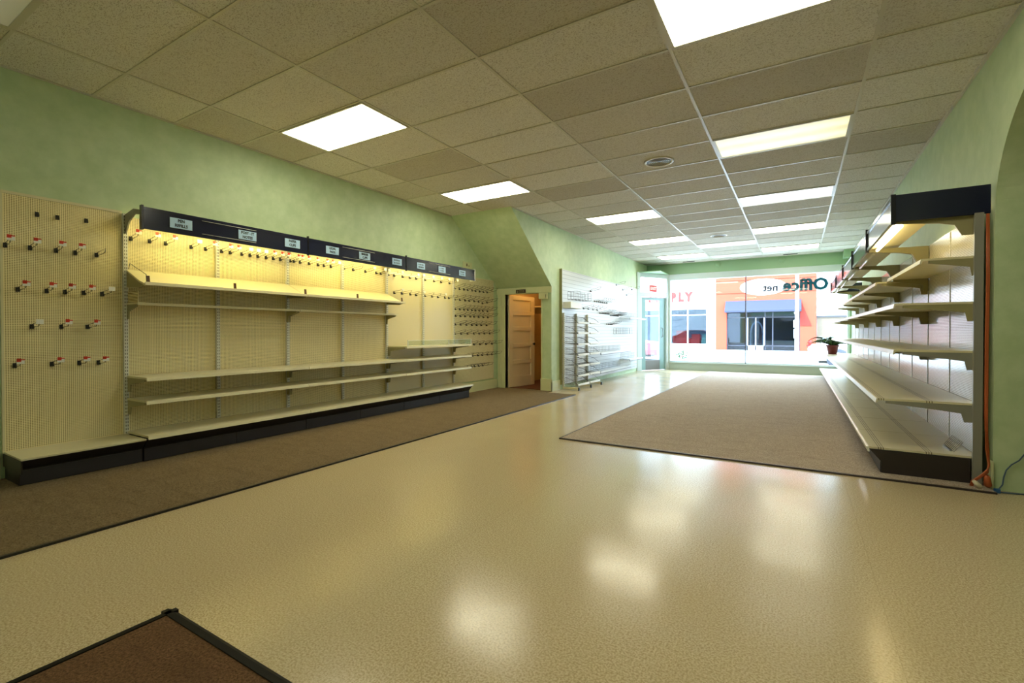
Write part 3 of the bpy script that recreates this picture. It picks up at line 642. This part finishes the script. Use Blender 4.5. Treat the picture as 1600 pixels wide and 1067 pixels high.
# ------------------------------------------------------------ white slatwall and its fittings
XS = XC + 0.05
sp = MB().box(XC + 0.001, XS, 8.17, 13.05, 0.10, 2.30)
so = sp.build('slatwall_panel', slat_m, o=(XC, 10.6, 0.1)); tag(so, 'large white grooved slatwall panel between the closet and the entry door', 'wall panel')
MB().box(XC + 0.001, XS + 0.004, 8.155, 8.17, 0.1, 2.31).build('edge_trim', mat('olive_edge', (140, 138, 90), 0.5), so, )
def wire_bin(y0, y1, z, depth, h, label, n, tray=True, cat='wire basket', back=0.0):
    o = empty('wire_basket', (XS + depth / 2, (y0 + y1) / 2, z), label, cat, None)
    g = MB(); m_ = 2
    g.grid((XS + depth, y0, z), (0, y1 - y0, 0), (0, 0, h), n, 3); g.grid((XS + 0.002, y0, z), (0, y1 - y0, 0), (0, 0, h + back), n, 2)
    g.grid((XS + 0.001, y0, z), (depth - 0.001, 0, 0), (0, 0, h), 3, 3); g.grid((XS + 0.001, y1, z), (depth - 0.001, 0, 0), (0, 0, h), 3, 3)
    g.build('basket_sides', chrome if not tray else wired, o)
    MB().grid((XS + 0.001, y0, z), (depth - 0.001, 0, 0), (0, y1 - y0, 0), 3, n).build('basket_bottom', wired, o)
    return o
wire_bin(8.42, 9.15, 1.74, 0.20, 0.15, 'open chrome wire basket high at the near end of the slatwall', 4)
wire_bin(11.1, 12.0, 1.06, 0.18, 0.14, 'small wire basket at the far end of the slatwall near the door', 4)
bx = MB().box(XS + 0.002, XS + 0.16, 8.22, 8.75, 1.56, 1.68)
bo = bx.build('white_bin', white, o=(XS, 8.5, 1.56), bevel=0.006); tag(bo, 'plain white box bin just above the wire rack on the slatwall', 'bin')
def wshelf(y0, y1, z, xf, label, n, backh=0.1):
    o = empty('wire_shelf', ((XS + xf) / 2, (y0 + y1) / 2, z), label, 'shelf', 'shelves on the slatwall')
    MB().box(XS + 0.003, xf, y0, y1, z - 0.012, z).box(xf, xf + 0.012, y0, y1, z - 0.03, z + 0.006).build('shelf_plate', mat('pale_shelf', (206, 212, 216), 0.3), o)
    MB().box(xf - 0.004, xf + 0.014, y0, y1, z - 0.042, z - 0.03).build('dark_front_edge', mat('slate_edge', (96, 100, 112), 0.4), o)
    MB().grid((XS + 0.03, y0, z + 0.002), (0, y1 - y0, 0), (0, 0, backh), n, 3).build('wire_fence', wired, o)
    return o
wshelf(9.43, 11.5, 0.66, XS + 0.30, 'long slatwall shelf at knee height behind the wire rack', 22, 0.12)
wshelf(9.43, 11.5, 0.27, XS + 0.30, 'long low slatwall shelf close to the floor', 22, 0.12)
wshelf(11.55, 12.7, 0.42, XS + 0.26, 'short low slatwall shelf nearest the entry door', 12, 0.14)
wshelf(11.5, 12.9, 1.46, XS + 0.28, 'high slatwall shelf at the far end beside the door frame', 14, 0.14)
sl = [(9.597, 1.984), (11.276, 2.26), (11.773, 2.177), (12.533, 2.24), (12.09, 2.068)]
for i, (y, z) in enumerate(sl):
    hook(H_long, XS, y, z, 'lone long wire hook on the upper slatwall, %s from the left' % ORD[i], 'scattered hooks on the upper slatwall')
cl = [('upper middle', 9.823, 10.595, 1.775, 7), ('left middle', 9.206, 9.98, 1.59, 4), ('centre', 10.137, 10.727, 1.527, 7), ('centre right', 10.85, 11.40, 1.497, 8), ('lower right', 10.60, 10.95, 1.28, 4)]
for nm, a, b_, z, n in cl:
    for i in range(n):
        hook(H_long, XS, a + (b_ - a) * i / (n - 1), z, 'wire hook, %s cluster on the white slatwall, %s from left' % (nm, ORD[i]), 'hooks clustered on the slatwall')

# freestanding wire rack
rk = empty('wire_display_rack', (-3.7, 8.7, 0), 'freestanding cream rack of wire bins with short feet in front of the slatwall', 'display rack')
ry = [8.20, 8.80, 9.38]
for y in ry:
    MB().box(XS + 0.008, XS + 0.036, y - 0.018, y + 0.018, 0.06, 1.47).build('upright', m_slot('slotted_cream_upright', (200, 196, 172), (70, 62, 40), 0.04), rk)
    ft = MB().box(XS + 0.008, -3.52, y - 0.018, y + 0.018, 0.02, 0.055).build('foot', cream, rk)
    MB().box(-3.525, -3.50, y - 0.02, y + 0.02, 0.0, 0.06).build('foot_cap', black, ft)
for j, z in enumerate((1.29, 1.09, 0.88, 0.68, 0.47, 0.28, 0.11)):
    for y0, y1 in ((8.22, 8.78), (8.82, 9.36)):
        s = MB().grid((XS + 0.04, y0, z), (0, y1 - y0, 0), (0.27, 0, -0.02), 8, 4, 0.002)
        s.grid((XS + 0.04, y0, z), (0, y1 - y0, 0), (0, 0, 0.12), 8, 3, 0.002)
        so_ = s.build('wire_shelf', chrome, rk)
        MB().tube([(XS + 0.31, y0, z - 0.02), (XS + 0.31, y1, z - 0.02)], 0.008, 0, 6).box(XS + 0.305, XS + 0.315, y0, y1, z - 0.03, z + 0.01).build('front_rail', white, so_)
        for yy in (y0, y1): MB().tube([(XS + 0.04, yy, z + 0.12), (XS + 0.18, yy, z + 0.09), (XS + 0.31, yy, z - 0.01)], 0.003, 0, 5).build('side_wire', wired, so_)

# ------------------------------------------------------------ right-hand gondola
G0, GL = 4.58, 1.53
XB = 1.115
wh = ['nearest the camera', 'second from the camera', 'third from the camera', 'third from the window', 'second from the window', 'nearest the window']
rt = mat('warm_tube_glow_right', (255, 235, 170), 0.5, emit=(1.0, 0.82, 0.42), es=5)
for b_ in range(6):
    y0, y1 = G0 + GL * b_, G0 + GL * (b_ + 1)
    t = empty('gondola_shelving_unit', (0.8, (y0 + y1) / 2, 0), ('cream shelving unit with navy canopy on the right wall, ' if b_ < 5 else 'low shelving unit without canopy on the right wall, ') + wh[b_], 'shelving', 'shelving units on the right wall')
    ym = (y0 + y1) / 2
    for a, c_ in ((y0, ym), (ym, y1)): MB().box(XB, XB + 0.012, a + 0.004, c_ - 0.004, 0.2, 1.955).build('back_panel', peg_r, t)
    if b_ == 0: MB().box(1.078, 1.128, y0 - 0.025, y0 - 0.001, 0.013, 1.945).build('end_post', postm, t)
    for y in ([y0 + 0.016, ym] if b_ < 5 else [y0 + 0.016, ym, y1 - 0.016]): MB().box(XB - 0.004, XB - 0.0005, y - 0.010, y + 0.010, 0.2, 1.945).build('upright', m_slot('slotted_grey_upright', (214, 212, 200), (90, 84, 70), 0.03), t)
    dk = MB().box(0.48, XB, y0 + 0.005, ym - 0.005, 0.19, 0.205).box(0.48, XB, ym + 0.005, y1 - 0.005, 0.19, 0.205).build('base_deck', deck_m, t)
    MB().prism([(0.484, y0 + 0.002, 0.206), (0.468, y0 + 0.002, 0.203), (0.478, y0 + 0.002, 0.165), (0.49, y0 + 0.002, 0.165)], (0, GL - 0.004, 0)).build('price_rail', mat('pale_price_rail', (226, 224, 212), 0.3), dk)
    o = MB().prism([(0.486, y0 + 0.002, 0.188), (0.56, y0 + 0.002, 0.10), (0.56, y0 + 0.002, 0.013), (1.07, y0 + 0.002, 0.013), (1.07, y0 + 0.002, 0.188)], (0, GL - 0.004, 0)).build('base_cabinet', blackm, t)
    MB().box(0.556, 0.5595, y0 + 0.004, y1 - 0.004, 0.014, 0.098).build('kick_plate', kickm, o)
    if b_ == 0: MB().prism([(0.49, y0 - 0.004, 0.186), (0.565, y0 - 0.004, 0.096), (0.565, y0 - 0.004, 0.013), (1.07, y0 - 0.004, 0.013), (1.07, y0 - 0.004, 0.186)], (0, 0.005, 0)).build('end_panel', mat('dark_end_panel', (44, 36, 36), 0.4), o)
    xf5 = 0.80 if b_ == 0 else 0.705
    for z, xf, m_ in [(0.587, 0.54, deck_m), (0.965, 0.645, cream), (1.318, 0.645, cream), (1.645 if b_ == 0 else 1.615, xf5, cream)][:1 if b_ == 5 else 4]:
        shelf(t, y0, y1, z, xf, XB - 0.006, th=0.036, m=m_, bm_=postm if (b_ == 0 and z < 1.0) else creamd)
    if b_ == 5: continue
    zb, zt, xf = 1.935, 2.135, 0.622
    ca = MB().box(xf, xf + 0.012, y0 + 0.003, y1 - 0.003, zb, zt).box(xf - 0.008, xf + 0.002, y0 + 0.003, y1 - 0.003, zb, zb + 0.028).box(xf - 0.008, xf + 0.002, y0 + 0.003, y1 - 0.003, zt - 0.025, zt).build('canopy', navy, t)
    if b_ == 0: MB().box(xf - 0.004, 1.165, y0 - 0.02, y0 + 0.001, zb + 0.0, zt + 0.005).build('canopy_end_panel', navy, ca, bevel=0.006); MB().box(xf - 0.014, xf + 0.016, y0 - 0.024, y0 + 0.004, zb - 0.018, zt + 0.01).build('corner_trim', navyd, ca)
    if b_ == 4: MB().box(xf - 0.004, 1.165, y1 - 0.001, y1 + 0.02, zb, zt + 0.005).build('canopy_end_panel', navy, ca)
    for y in [y1]:
        MB().box(xf - 0.016, xf + 0.014, y - 0.014, y - 0.001, zb - 0.012, zt + 0.03).build('canopy_joint', navyd, ca)
    MB().prism([(xf + 0.014, y0 + 0.005, zb + 0.012), (0.90, y0 + 0.005, zb + 0.05), (0.90, y0 + 0.005, zb + 0.055), (xf + 0.014, y0 + 0.005, zb + 0.018)], (0, GL - 0.01, 0)).build('reflector', cream, ca)
    MB().tube([(xf + 0.07, y0 + 0.12, zb - 0.01), (xf + 0.07, y1 - 0.12, zb - 0.01)], 0.013, 0, 10).build('light_tube', rt if b_ == 0 else mat('unlit_tube', (235, 235, 225), 0.2), ca)
    for y in (y0 + 0.02, y1 - 0.02):
        arm = [(XB - 0.006, 1.95), (xf + 0.02, 1.955), (xf + 0.02, 1.925), (0.90, 1.90), (0.98, 1.88), (1.02, 1.80), (XB - 0.006, 1.80)]
        MB().prism([(a, y - 0.006, c_) for a, c_ in arm], (0, 0.012, 0)).build('canopy_arm', creamd, ca)
# wire fence piece lying on the near right deck
wfz = MB().grid((1.0, 4.66, 0.212), (0, 0.28, 0), (0.05, 0, 0.075), 8, 3, 0.0018).box(0.985, 0.999, 4.70, 4.90, 0.206, 0.216)
tag(wfz.build('wire_divider', chrome, o=(1.0, 4.8, 0.206)), 'short chrome wire divider left on the near end of the right-hand base deck', 'wire divider')

# ------------------------------------------------------------ potted plant on the right shelving
PX, PY, PZ = 0.70, 13.15, 0.587
pl = empty('potted_plant', (PX, PY, PZ), 'green leafy plant in a maroon pot on the right-hand shelf end by the window', 'potted plant')
MB().lathe((PX, PY, PZ), [(0.085, 0), (0.115, 0.17), (0.128, 0.172), (0.13, 0.215), (0.118, 0.215), (0.112, 0.19)], 24).build('pot', mat('maroon_pot', (112, 48, 44), 0.45), pl)
MB().lathe((PX, PY, PZ + 0.185), [(0.11, 0), (0.11, 0.004)], 20).build('soil', mat('dark_soil', (46, 34, 26), 0.9), pl)
lf = MB()
for i in range(44):
    a = random.uniform(0, 2 * math.pi); el = random.uniform(0.5, 1.45); L = random.uniform(0.38, 0.56); w = random.uniform(0.028, 0.046)
    L *= 0.72 if math.cos(a) > 0.3 else 1.0
    d = Vector((math.cos(a), math.sin(a), 0)); rl = random.uniform(-0.8, 0.8); prev = None
    hor, zz_ = 0.02, 0.19
    for j in range(9):
        f_ = j / 8; ang = el * (1 - f_ ** 1.3 * 1.65)
        if j: hor += L / 8 * math.cos(ang); zz_ += L / 8 * math.sin(ang)
        ww = w * math.sin(math.pi * min(0.97, 0.12 + f_ * 0.88)) + 0.002
        c_ = Vector((PX, PY, PZ + max(zz_, 0.02))) + d * hor
        nrm = Vector((-math.sin(ang) * d.x, -math.sin(ang) * d.y, math.cos(ang)))
        sd = Vector((-d.y, d.x, 0)) * math.cos(rl) + nrm * math.sin(rl)
        cur = [lf.b.verts.new(c_ - sd * ww + nrm * 0.006), lf.b.verts.new(c_), lf.b.verts.new(c_ + sd * ww + nrm * 0.006)]
        if prev:
            for q_ in (0, 1): ff = lf.b.faces.new((prev[q_], prev[q_ + 1], cur[q_ + 1], cur[q_])); ff.smooth = True; ff.material_index = int(i % 3 == 0)
        prev = cur
lf.build('foliage', [mat('leaf_green', (34, 66, 38), 0.4), mat('leaf_pale_green', (80, 116, 66), 0.4)], pl, norm=False)

# ------------------------------------------------------------ cables at the right wall end
cb = MB()
for k_, dx in enumerate((0.0, 0.005, 0.010)):
    cb.tube([(1.140 + dx * 0.8, 4.545, 1.93), (1.142 + dx, 4.54, 1.5), (1.138 + dx, 4.54, 1.0), (1.136 + dx, 4.535, 0.5), (1.142 + dx, 4.53, 0.28), (1.152 + dx * 0.3, 4.52, 0.17), (1.142, 4.50, 0.14 - k_ * 0.01), (1.10 + dx, 4.49, 0.09), (1.06 + dx, 4.49, 0.05), (1.05 + dx, 4.485, 0.018)], 0.006, 0, 8)
co = cb.build('extension_cord', orange, o=(1.14, 4.54, 0)); tag(co, 'orange extension cord looped down the grey post at the right wall end', 'cord')
MB().tube([(1.135, 4.49, 0.105), (1.137, 4.49, 0.09), (1.142, 4.488, 0.035), (1.143, 4.488, 0.022)], [0.008, 0.018, 0.022, 0.014], 0, 10).build('plug', orange, co)
MB().tube([(1.062, 4.475, 0.06), (1.075, 4.465, 0.045), (1.10, 4.455, 0.02)], [0.010, 0.016, 0.016], 0, 8).build('white_connector', mat('ivory_plug', (206, 196, 168), 0.4), co)
bc = MB().tube([(1.10, 4.44, 0.008), (1.15, 4.45, 0.010), (1.19, 4.47, 0.018), (1.215, 4.49, 0.05), (1.222, 4.495, 0.10), (1.235, 4.50, 0.15), (1.262, 4.505, 0.19), (1.30, 4.505, 0.225), (1.325, 4.505, 0.27), (1.34, 4.505, 0.33), (1.36, 4.505, 0.36), (1.45, 4.505, 0.39), (1.615, 4.505, 0.40)], 0.0042, 0, 8)
bc.tube([(1.19, 4.45, 0.006), (1.30, 4.47, 0.006), (1.5, 4.48, 0.006)], 0.005, 0, 6)
bo = bc.build('network_cable', mat('blue_grey_cable', (58, 84, 110), 0.4), o=(1.2, 4.47, 0)); tag(bo, 'blue cable rising along the green wall right of the orange cord', 'cable')
MB().box(1.16, 1.19, 4.43, 4.452, 0.002, 0.03).build('cable_plug', mat('blue_plug', (40, 88, 140), 0.4), bo)

# ------------------------------------------------------------ street outside
conc = mat('pale_concrete', (205, 202, 196), 0.8); asph = mat('sunlit_asphalt', (186, 184, 180), 0.85)
st('ground_sidewalk', MB().box(-26, 16, YF + 0.25, 17.2, -0.3, -0.02).box(-26, XC - 0.15, 10.0, YF + 0.25, -0.3, -0.02), conc)
st('ground_street', MB().box(-26, 16, 17.2, 31, -0.4, -0.15), asph)
st('ground_far_sidewalk', MB().box(-26, 16, 31, 50, -0.3, -0.05), conc)
# entry sidelight wall outside
YS = 33.0
def bpart(parent, name, m, boxes, label=None):
    b2 = MB()
    for q_ in boxes: b2.box(*q_[:6], *(q_[6:] or [0]))
    o = b2.build(name, m, parent)
    if label: o['label'] = label
    return o
stucco = mat('white_stucco', (228, 226, 220), 0.7); salmon = mat('salmon_brick', (178, 66, 40), 0.8); darkin = mat('dim_store_interior', (96, 108, 124), 0.8)
bw = empty('white_store_building', (-10, YS, -0.05), 'white store across the street with red SUPPLY letters over its display windows', 'building')
wins = [(-13.2, -10.9), (-10.4, -8.0), (-7.54, -5.08)]
bx_ = [(-22, -4.56, YS, YS + 0.3, 2.6, 7.0), (-22, -4.56, YS, YS + 0.3, -0.05, 0.32), (-22, -13.2, YS, YS + 0.3, 0.32, 2.6), (-10.9, -10.4, YS, YS + 0.3, 0.32, 2.6), (-8.0, -7.54, YS, YS + 0.3, 0.32, 2.6), (-5.08, -4.56, YS, YS + 0.3, 0.32, 2.6), (-22, -4.56, YS + 3, YS + 3.2, -0.05, 7)]
bpart(bw, 'facade', stucco, bx_)
bpart(bw, 'interior_wall', darkin, [(-22, -4.6, YS + 2.9, YS + 3.0, 0, 3.0)])
bpart(bw, 'roof', stucco, [(-22, -4.56, YS, YS + 3.2, 7.0, 7.2)])
for a, c_ in wins:
    wo = bpart(bw, 'display_window', white, [(a, a + 0.06, YS + 0.05, YS + 0.15, 0.32, 2.6), (c_ - 0.06, c_, YS + 0.05, YS + 0.15, 0.32, 2.6), ((a + c_) / 2 - 0.04, (a + c_) / 2 + 0.04, YS + 0.05, YS + 0.15, 0.32, 2.6), (a, c_, YS + 0.05, YS + 0.15, 2.2, 2.26)])
    bpart(wo, 'pane', m_glass('store_glass', (0.62, 0.70, 0.74)), [(a + 0.06, c_ - 0.06, YS + 0.09, YS + 0.10, 0.32, 2.6)])
tx = MB(); redl = mat('red_sign_letters', (186, 30, 22), 0.5)
for i, ch in enumerate('SUPPLY'): tx.text(ch, (-8.74 + i * 0.50, YS - 0.03, 3.42), (1, 0, 0), (0, 0, 1), 0.80, 0, 0.06, 0.03, 0.8)
tx.build('sign_letters', redl, bw)
for px_, sc_, m_, lb, ct in ((-7.02, 1.0, redl, 'red armchair in the white store window across the street, left one', 'armchair'), (-6.05, 0.8, redl, 'smaller red armchair in the white store window, beside the larger one', 'armchair')):
    b2 = MB().box(px_ - 0.35 * sc_, px_ + 0.35 * sc_, YS + 1.0, YS + 1.6, 0.25, 0.6 * sc_ + 0.1).box(px_ - 0.35 * sc_, px_ + 0.35 * sc_, YS + 1.5, YS + 1.7, 0.25, 1.2 * sc_).box(px_ - 0.45 * sc_, px_ - 0.33 * sc_, YS + 0.9, YS + 1.7, 0.0, 0.85 * sc_).box(px_ + 0.33 * sc_, px_ + 0.45 * sc_, YS + 0.9, YS + 1.7, 0.0, 0.85 * sc_)
    tag(b2.build('armchair', m_, o=(px_, YS + 1.3, -0.05), bevel=0.03), lb, ct, 'armchairs in the store window')
b2 = MB().box(-5.62, -5.0, YS + 1.0, YS + 1.6, -0.04, 0.55).box(-5.62, -5.0, YS + 1.5, YS + 1.65, 0.55, 0.95).box(-5.58, -5.04, YS + 0.98, YS + 1.5, 0.55, 0.72)
tag(b2.build('display_sofa', mat('teal_fabric', (70, 150, 140), 0.8), o=(-5.3, YS + 1.3, -0.05), bevel=0.03), 'teal sofa in the right part of the white store window', 'sofa')
# orange store
bo = empty('orange_store_building', (-1.8, YS, -0.05), 'salmon-orange storefront with grey awning band straight across the street', 'building')
bpart(bo, 'facade', salmon, [(-4.54, -3.89, YS - 0.2, YS + 0.3, -0.05, 3.06), (0.14, 0.95, YS - 0.2, YS + 0.3, -0.05, 3.06), (-4.54, 0.95, YS - 0.2, YS + 0.3, 3.06, 7.2), (-4.54, 0.95, YS - 0.25, YS - 0.2, 4.35, 4.42), (-4.54, 0.95, YS - 0.25, YS - 0.2, 3.55, 3.60), (-4.54, 0.95, YS + 2.6, YS + 3.0, -0.05, 7.2)])
bpart(bo, 'interior_wall', mat('dark_store_interior', (62, 74, 96), 0.8), [(-4.5, 0.9, YS + 2.5, YS + 2.6, 0, 3.2), (-4.5, 0.9, YS + 0.3, YS + 2.6, 3.0, 3.06)])
greya = mat('grey_awning', (44, 50, 68), 0.7)
aw = MB().prism([(-3.95, YS - 0.2, 3.06), (-3.95, YS - 0.75, 2.42), (-3.95, YS - 0.75, 2.32), (-3.95, YS - 0.2, 2.32)], (4.15, 0, 0)).build('awning', greya, bo)
MB().prism([(0.14, YS - 0.24, 3.06), (0.72, YS - 0.24, 1.46), (0.14, YS - 0.24, 1.46)], (0, 0.03, 0)).build('red_wedge', mat('deep_salmon', (128, 34, 20), 0.8), bo)
fr_ = mat('dark_window_frame', (58, 60, 72), 0.5)
wo = bpart(bo, 'shop_window_frame', fr_, [(x - 0.03, x + 0.03, YS - 0.05, YS + 0.05, -0.05, 2.35) for x in (-3.86, -2.75, -1.72, -1.3, 0.11)] + [(-3.89, 0.14, YS - 0.05, YS + 0.05, 1.98, 2.03), (-3.89, 0.14, YS - 0.05, YS + 0.05, 0.22, 0.27)])
bpart(wo, 'shop_pane', m_glass('blue_store_glass', (0.42, 0.50, 0.60)), [(-3.86, 0.11, YS, YS + 0.01, 0.0, 2.35)])
bpart(bo, 'door_frame', mat('light_door_frame', (180, 186, 196), 0.5), [(-2.72, -2.66, YS - 0.06, YS + 0.04, -0.05, 1.98), (-1.80, -1.74, YS - 0.06, YS + 0.04, -0.05, 1.98), (-2.26, -2.2, YS - 0.06, YS + 0.04, -0.05, 1.98), (-2.72, -1.74, YS - 0.06, YS + 0.04, -0.05, 0.25)])
ar = MB().tube([(-2.23 + 0.36 * math.cos(math.pi * i / 16), YS + 0.8, 0.9 + 0.85 * math.sin(math.pi * i / 16)) for i in range(17)], 0.05, 0, 8)
ar.tube([(-2.59, YS + 0.8, -0.04), (-2.59, YS + 0.8, 0.92)], 0.05).tube([(-1.87, YS + 0.8, -0.04), (-1.87, YS + 0.8, 0.92)], 0.05)
tag(ar.build('display_arch', white, o=(-2.23, YS + 0.8, -0.05)), 'white arch standing inside the glass doors of the orange store', 'display arch')
# white building on the right
bs = empty('stone_band_building', (4.5, YS, -0.05), 'pale building with a stone band at the right end across the street', 'building')
bpart(bs, 'facade', stucco, [(0.97, 12, YS, YS + 3.2, -0.05, 7.0)])
bpart(bs, 'stone_band', mat('tan_stone', (104, 92, 76), 0.8), [(1.0, 12, YS - 0.08, YS, -0.05, 1.95)])
bpart(bs, 'ledge', mat('grey_ledge', (58, 58, 60), 0.7), [(0.97, 12, YS - 0.14, YS, 1.95, 2.05)])
# pole, hydrant
up_ = empty('utility_pole', (-0.02, 30.5, -0.15), 'pale utility pole with metal boxes in front of the orange store', 'pole')
MB().tube([(-0.02, 30.5, -0.15), (-0.02, 30.5, 5.2)], [0.11, 0.08], 0, 14).build('pole', mat('pale_pole', (206, 206, 204), 0.7), up_)
for z0, z1, s2 in ((1.35, 1.75, 0.17), (0.75, 1.25, 0.16), (2.1, 2.2, 0.13)): MB().box(-0.02 - s2, -0.02 + s2 * 0.6, 30.34, 30.5, z0, z1).build('meter_box', mat('pale_box', (212, 214, 216), 0.6), up_, bevel=0.01)
hy_ = MB().lathe((0.62, 31.6, -0.05), [(0.13, 0), (0.13, 0.06), (0.09, 0.08), (0.09, 0.5), (0.12, 0.52), (0.10, 0.62), (0.05, 0.68)], 16)
ho = hy_.build('fire_hydrant', redl, o=(0.62, 31.6, -0.05)); tag(ho, 'red fire hydrant on the far sidewalk right of the pole', 'fire hydrant')
MB().tube([(0.45, 31.6, 0.32), (0.79, 31.6, 0.32)], 0.05, 0, 10).build('hydrant_cap', redl, ho)
# cars
def car(name, x, y, flip, bodym, label, van=False):
    s = -1 if flip else 1; z0 = -0.15
    t = empty(name, (x + s * 2.2, y + 0.85, z0), label, 'car')
    top = 1.55 if van else 1.42
    prof = [(0.02, 0.28), (0.0, 0.62), (0.12, 0.78), (0.75, 0.93), (1.55, top - 0.06), (1.9, top), (3.4, top), (3.95 if not van else 4.3, top - 0.08), (4.45, 1.0), (4.55, 0.6), (4.5, 0.28)]
    if not van: prof = [(0.02, 0.28), (0.0, 0.60), (0.12, 0.74), (1.25, 0.92), (1.85, top - 0.03), (2.1, top), (3.1, top), (3.5, top - 0.05), (4.15, 0.98), (4.55, 0.9), (4.6, 0.6), (4.55, 0.28)]
    MB().prism([(x + s * a, y, z0 + b3) for a, b3 in prof], (0, 1.7, 0)).build('body', bodym, t)
    gw = [(0.95, 0.97), (1.62, top - 0.10), (4.0, top - 0.10), (4.25, 0.98)] if van else [(1.42, 0.96), (1.92, top - 0.08), (3.2, top - 0.08), (3.95, 0.97)]
    MB().prism([(x + s * a, y - 0.012, z0 + b3) for a, b3 in gw], (0, 1.724, 0)).build('side_window', mat('car_glass', (30, 40, 62), 0.2), t)
    for wx in (0.85, 3.65):
        w = MB().lathe((x + s * wx, y + 0.16, z0 + 0.34), [(0.34, 0), (0.34, -0.18), (0.30, -0.2), (0.24, -0.2)], 28, 0, 'y').build('wheel', mat('tyre_rubber', (48, 54, 66), 0.6), t)
        hb = MB().lathe((x + s * wx, y - 0.035, z0 + 0.34), [(0.22, 0), (0.22, -0.012), (0.06, -0.022)], 24, 0, 'y')
        hb.build('hubcap', mat('silver_hubcap', (206, 210, 216), 0.3, 0.5), w)
        sp_ = MB()
        for a in range(5):
            an = a * 2 * math.pi / 5; sp_.lathe((x + s * wx + 0.13 * math.cos(an), y - 0.05, z0 + 0.34 + 0.13 * math.sin(an)), [(0.035, 0), (0.035, -0.006)], 10, 0, 'y')
        sp_.build('hub_hole', MATS['tyre_rubber'], w)
    MB().box(min(x, x + s * 0.1), max(x, x + s * 0.1), y + 0.1, y + 0.4, z0 + 0.6, z0 + 0.74).build('headlight', white, t)
    MB().box(min(x + s * 0.3, x + s * 4.2), max(x + s * 0.3, x + s * 4.2), y + 0.05, y + 1.65, z0 + 0.18, z0 + 0.3).build('underbody', black, t)
car('minivan', 0.33, 19.0, False, mat('white_car_paint', (232, 232, 230), 0.25, coat=0.5), 'white minivan parked outside behind the potted plant', True)
car('car', -5.15, 20.5, True, mat('red_car_paint', (150, 40, 48), 0.25, coat=0.5), 'dark red car parked outside seen through the entry door')
# flowers by the window
fb = empty('flower_planter', (-3.05, 15.2, -0.02), 'low green flowering planter outside the left window corner', 'planter')
MB().lathe((-3.05, 15.2, -0.02), [(0.14, 0), (0.2, 0.24), (0.21, 0.26), (0.18, 0.26)], 20).build('pot', mat('clay_pot', (150, 110, 88), 0.7), fb)
lf = MB()
for i in range(110):
    a = random.uniform(0, 6.28); r_ = random.uniform(0.02, 0.26); z = 0.28 + random.uniform(0, 0.26) * (1 - r_ * 1.6); c_ = Vector((-3.05 + r_ * math.cos(a), 15.2 + r_ * math.sin(a), z))
    s1 = Vector((random.uniform(-1, 1), random.uniform(-1, 1), random.uniform(-0.5, 0.8))).normalized() * 0.045; s2 = s1.cross(Vector((random.uniform(-1, 1), random.uniform(-1, 1), 1))).normalized() * 0.022
    lf.face([c_ - s1, c_ - s2, c_ + s1, c_ + s2], 0 if i % 7 else 1)
lf.build('foliage', [mat('bush_green', (74, 116, 76), 0.6), mat('pink_blossom', (220, 120, 130), 0.6)], fb, norm=False)
# remove unused hook prototypes
for hsrc in (H_red, H_white, H_bare, H_dark, H_long, H_stub):
    if hsrc.name not in HUSED:
        for c_ in list(hsrc.children): bpy.data.objects.remove(c_)
        bpy.data.objects.remove(hsrc)
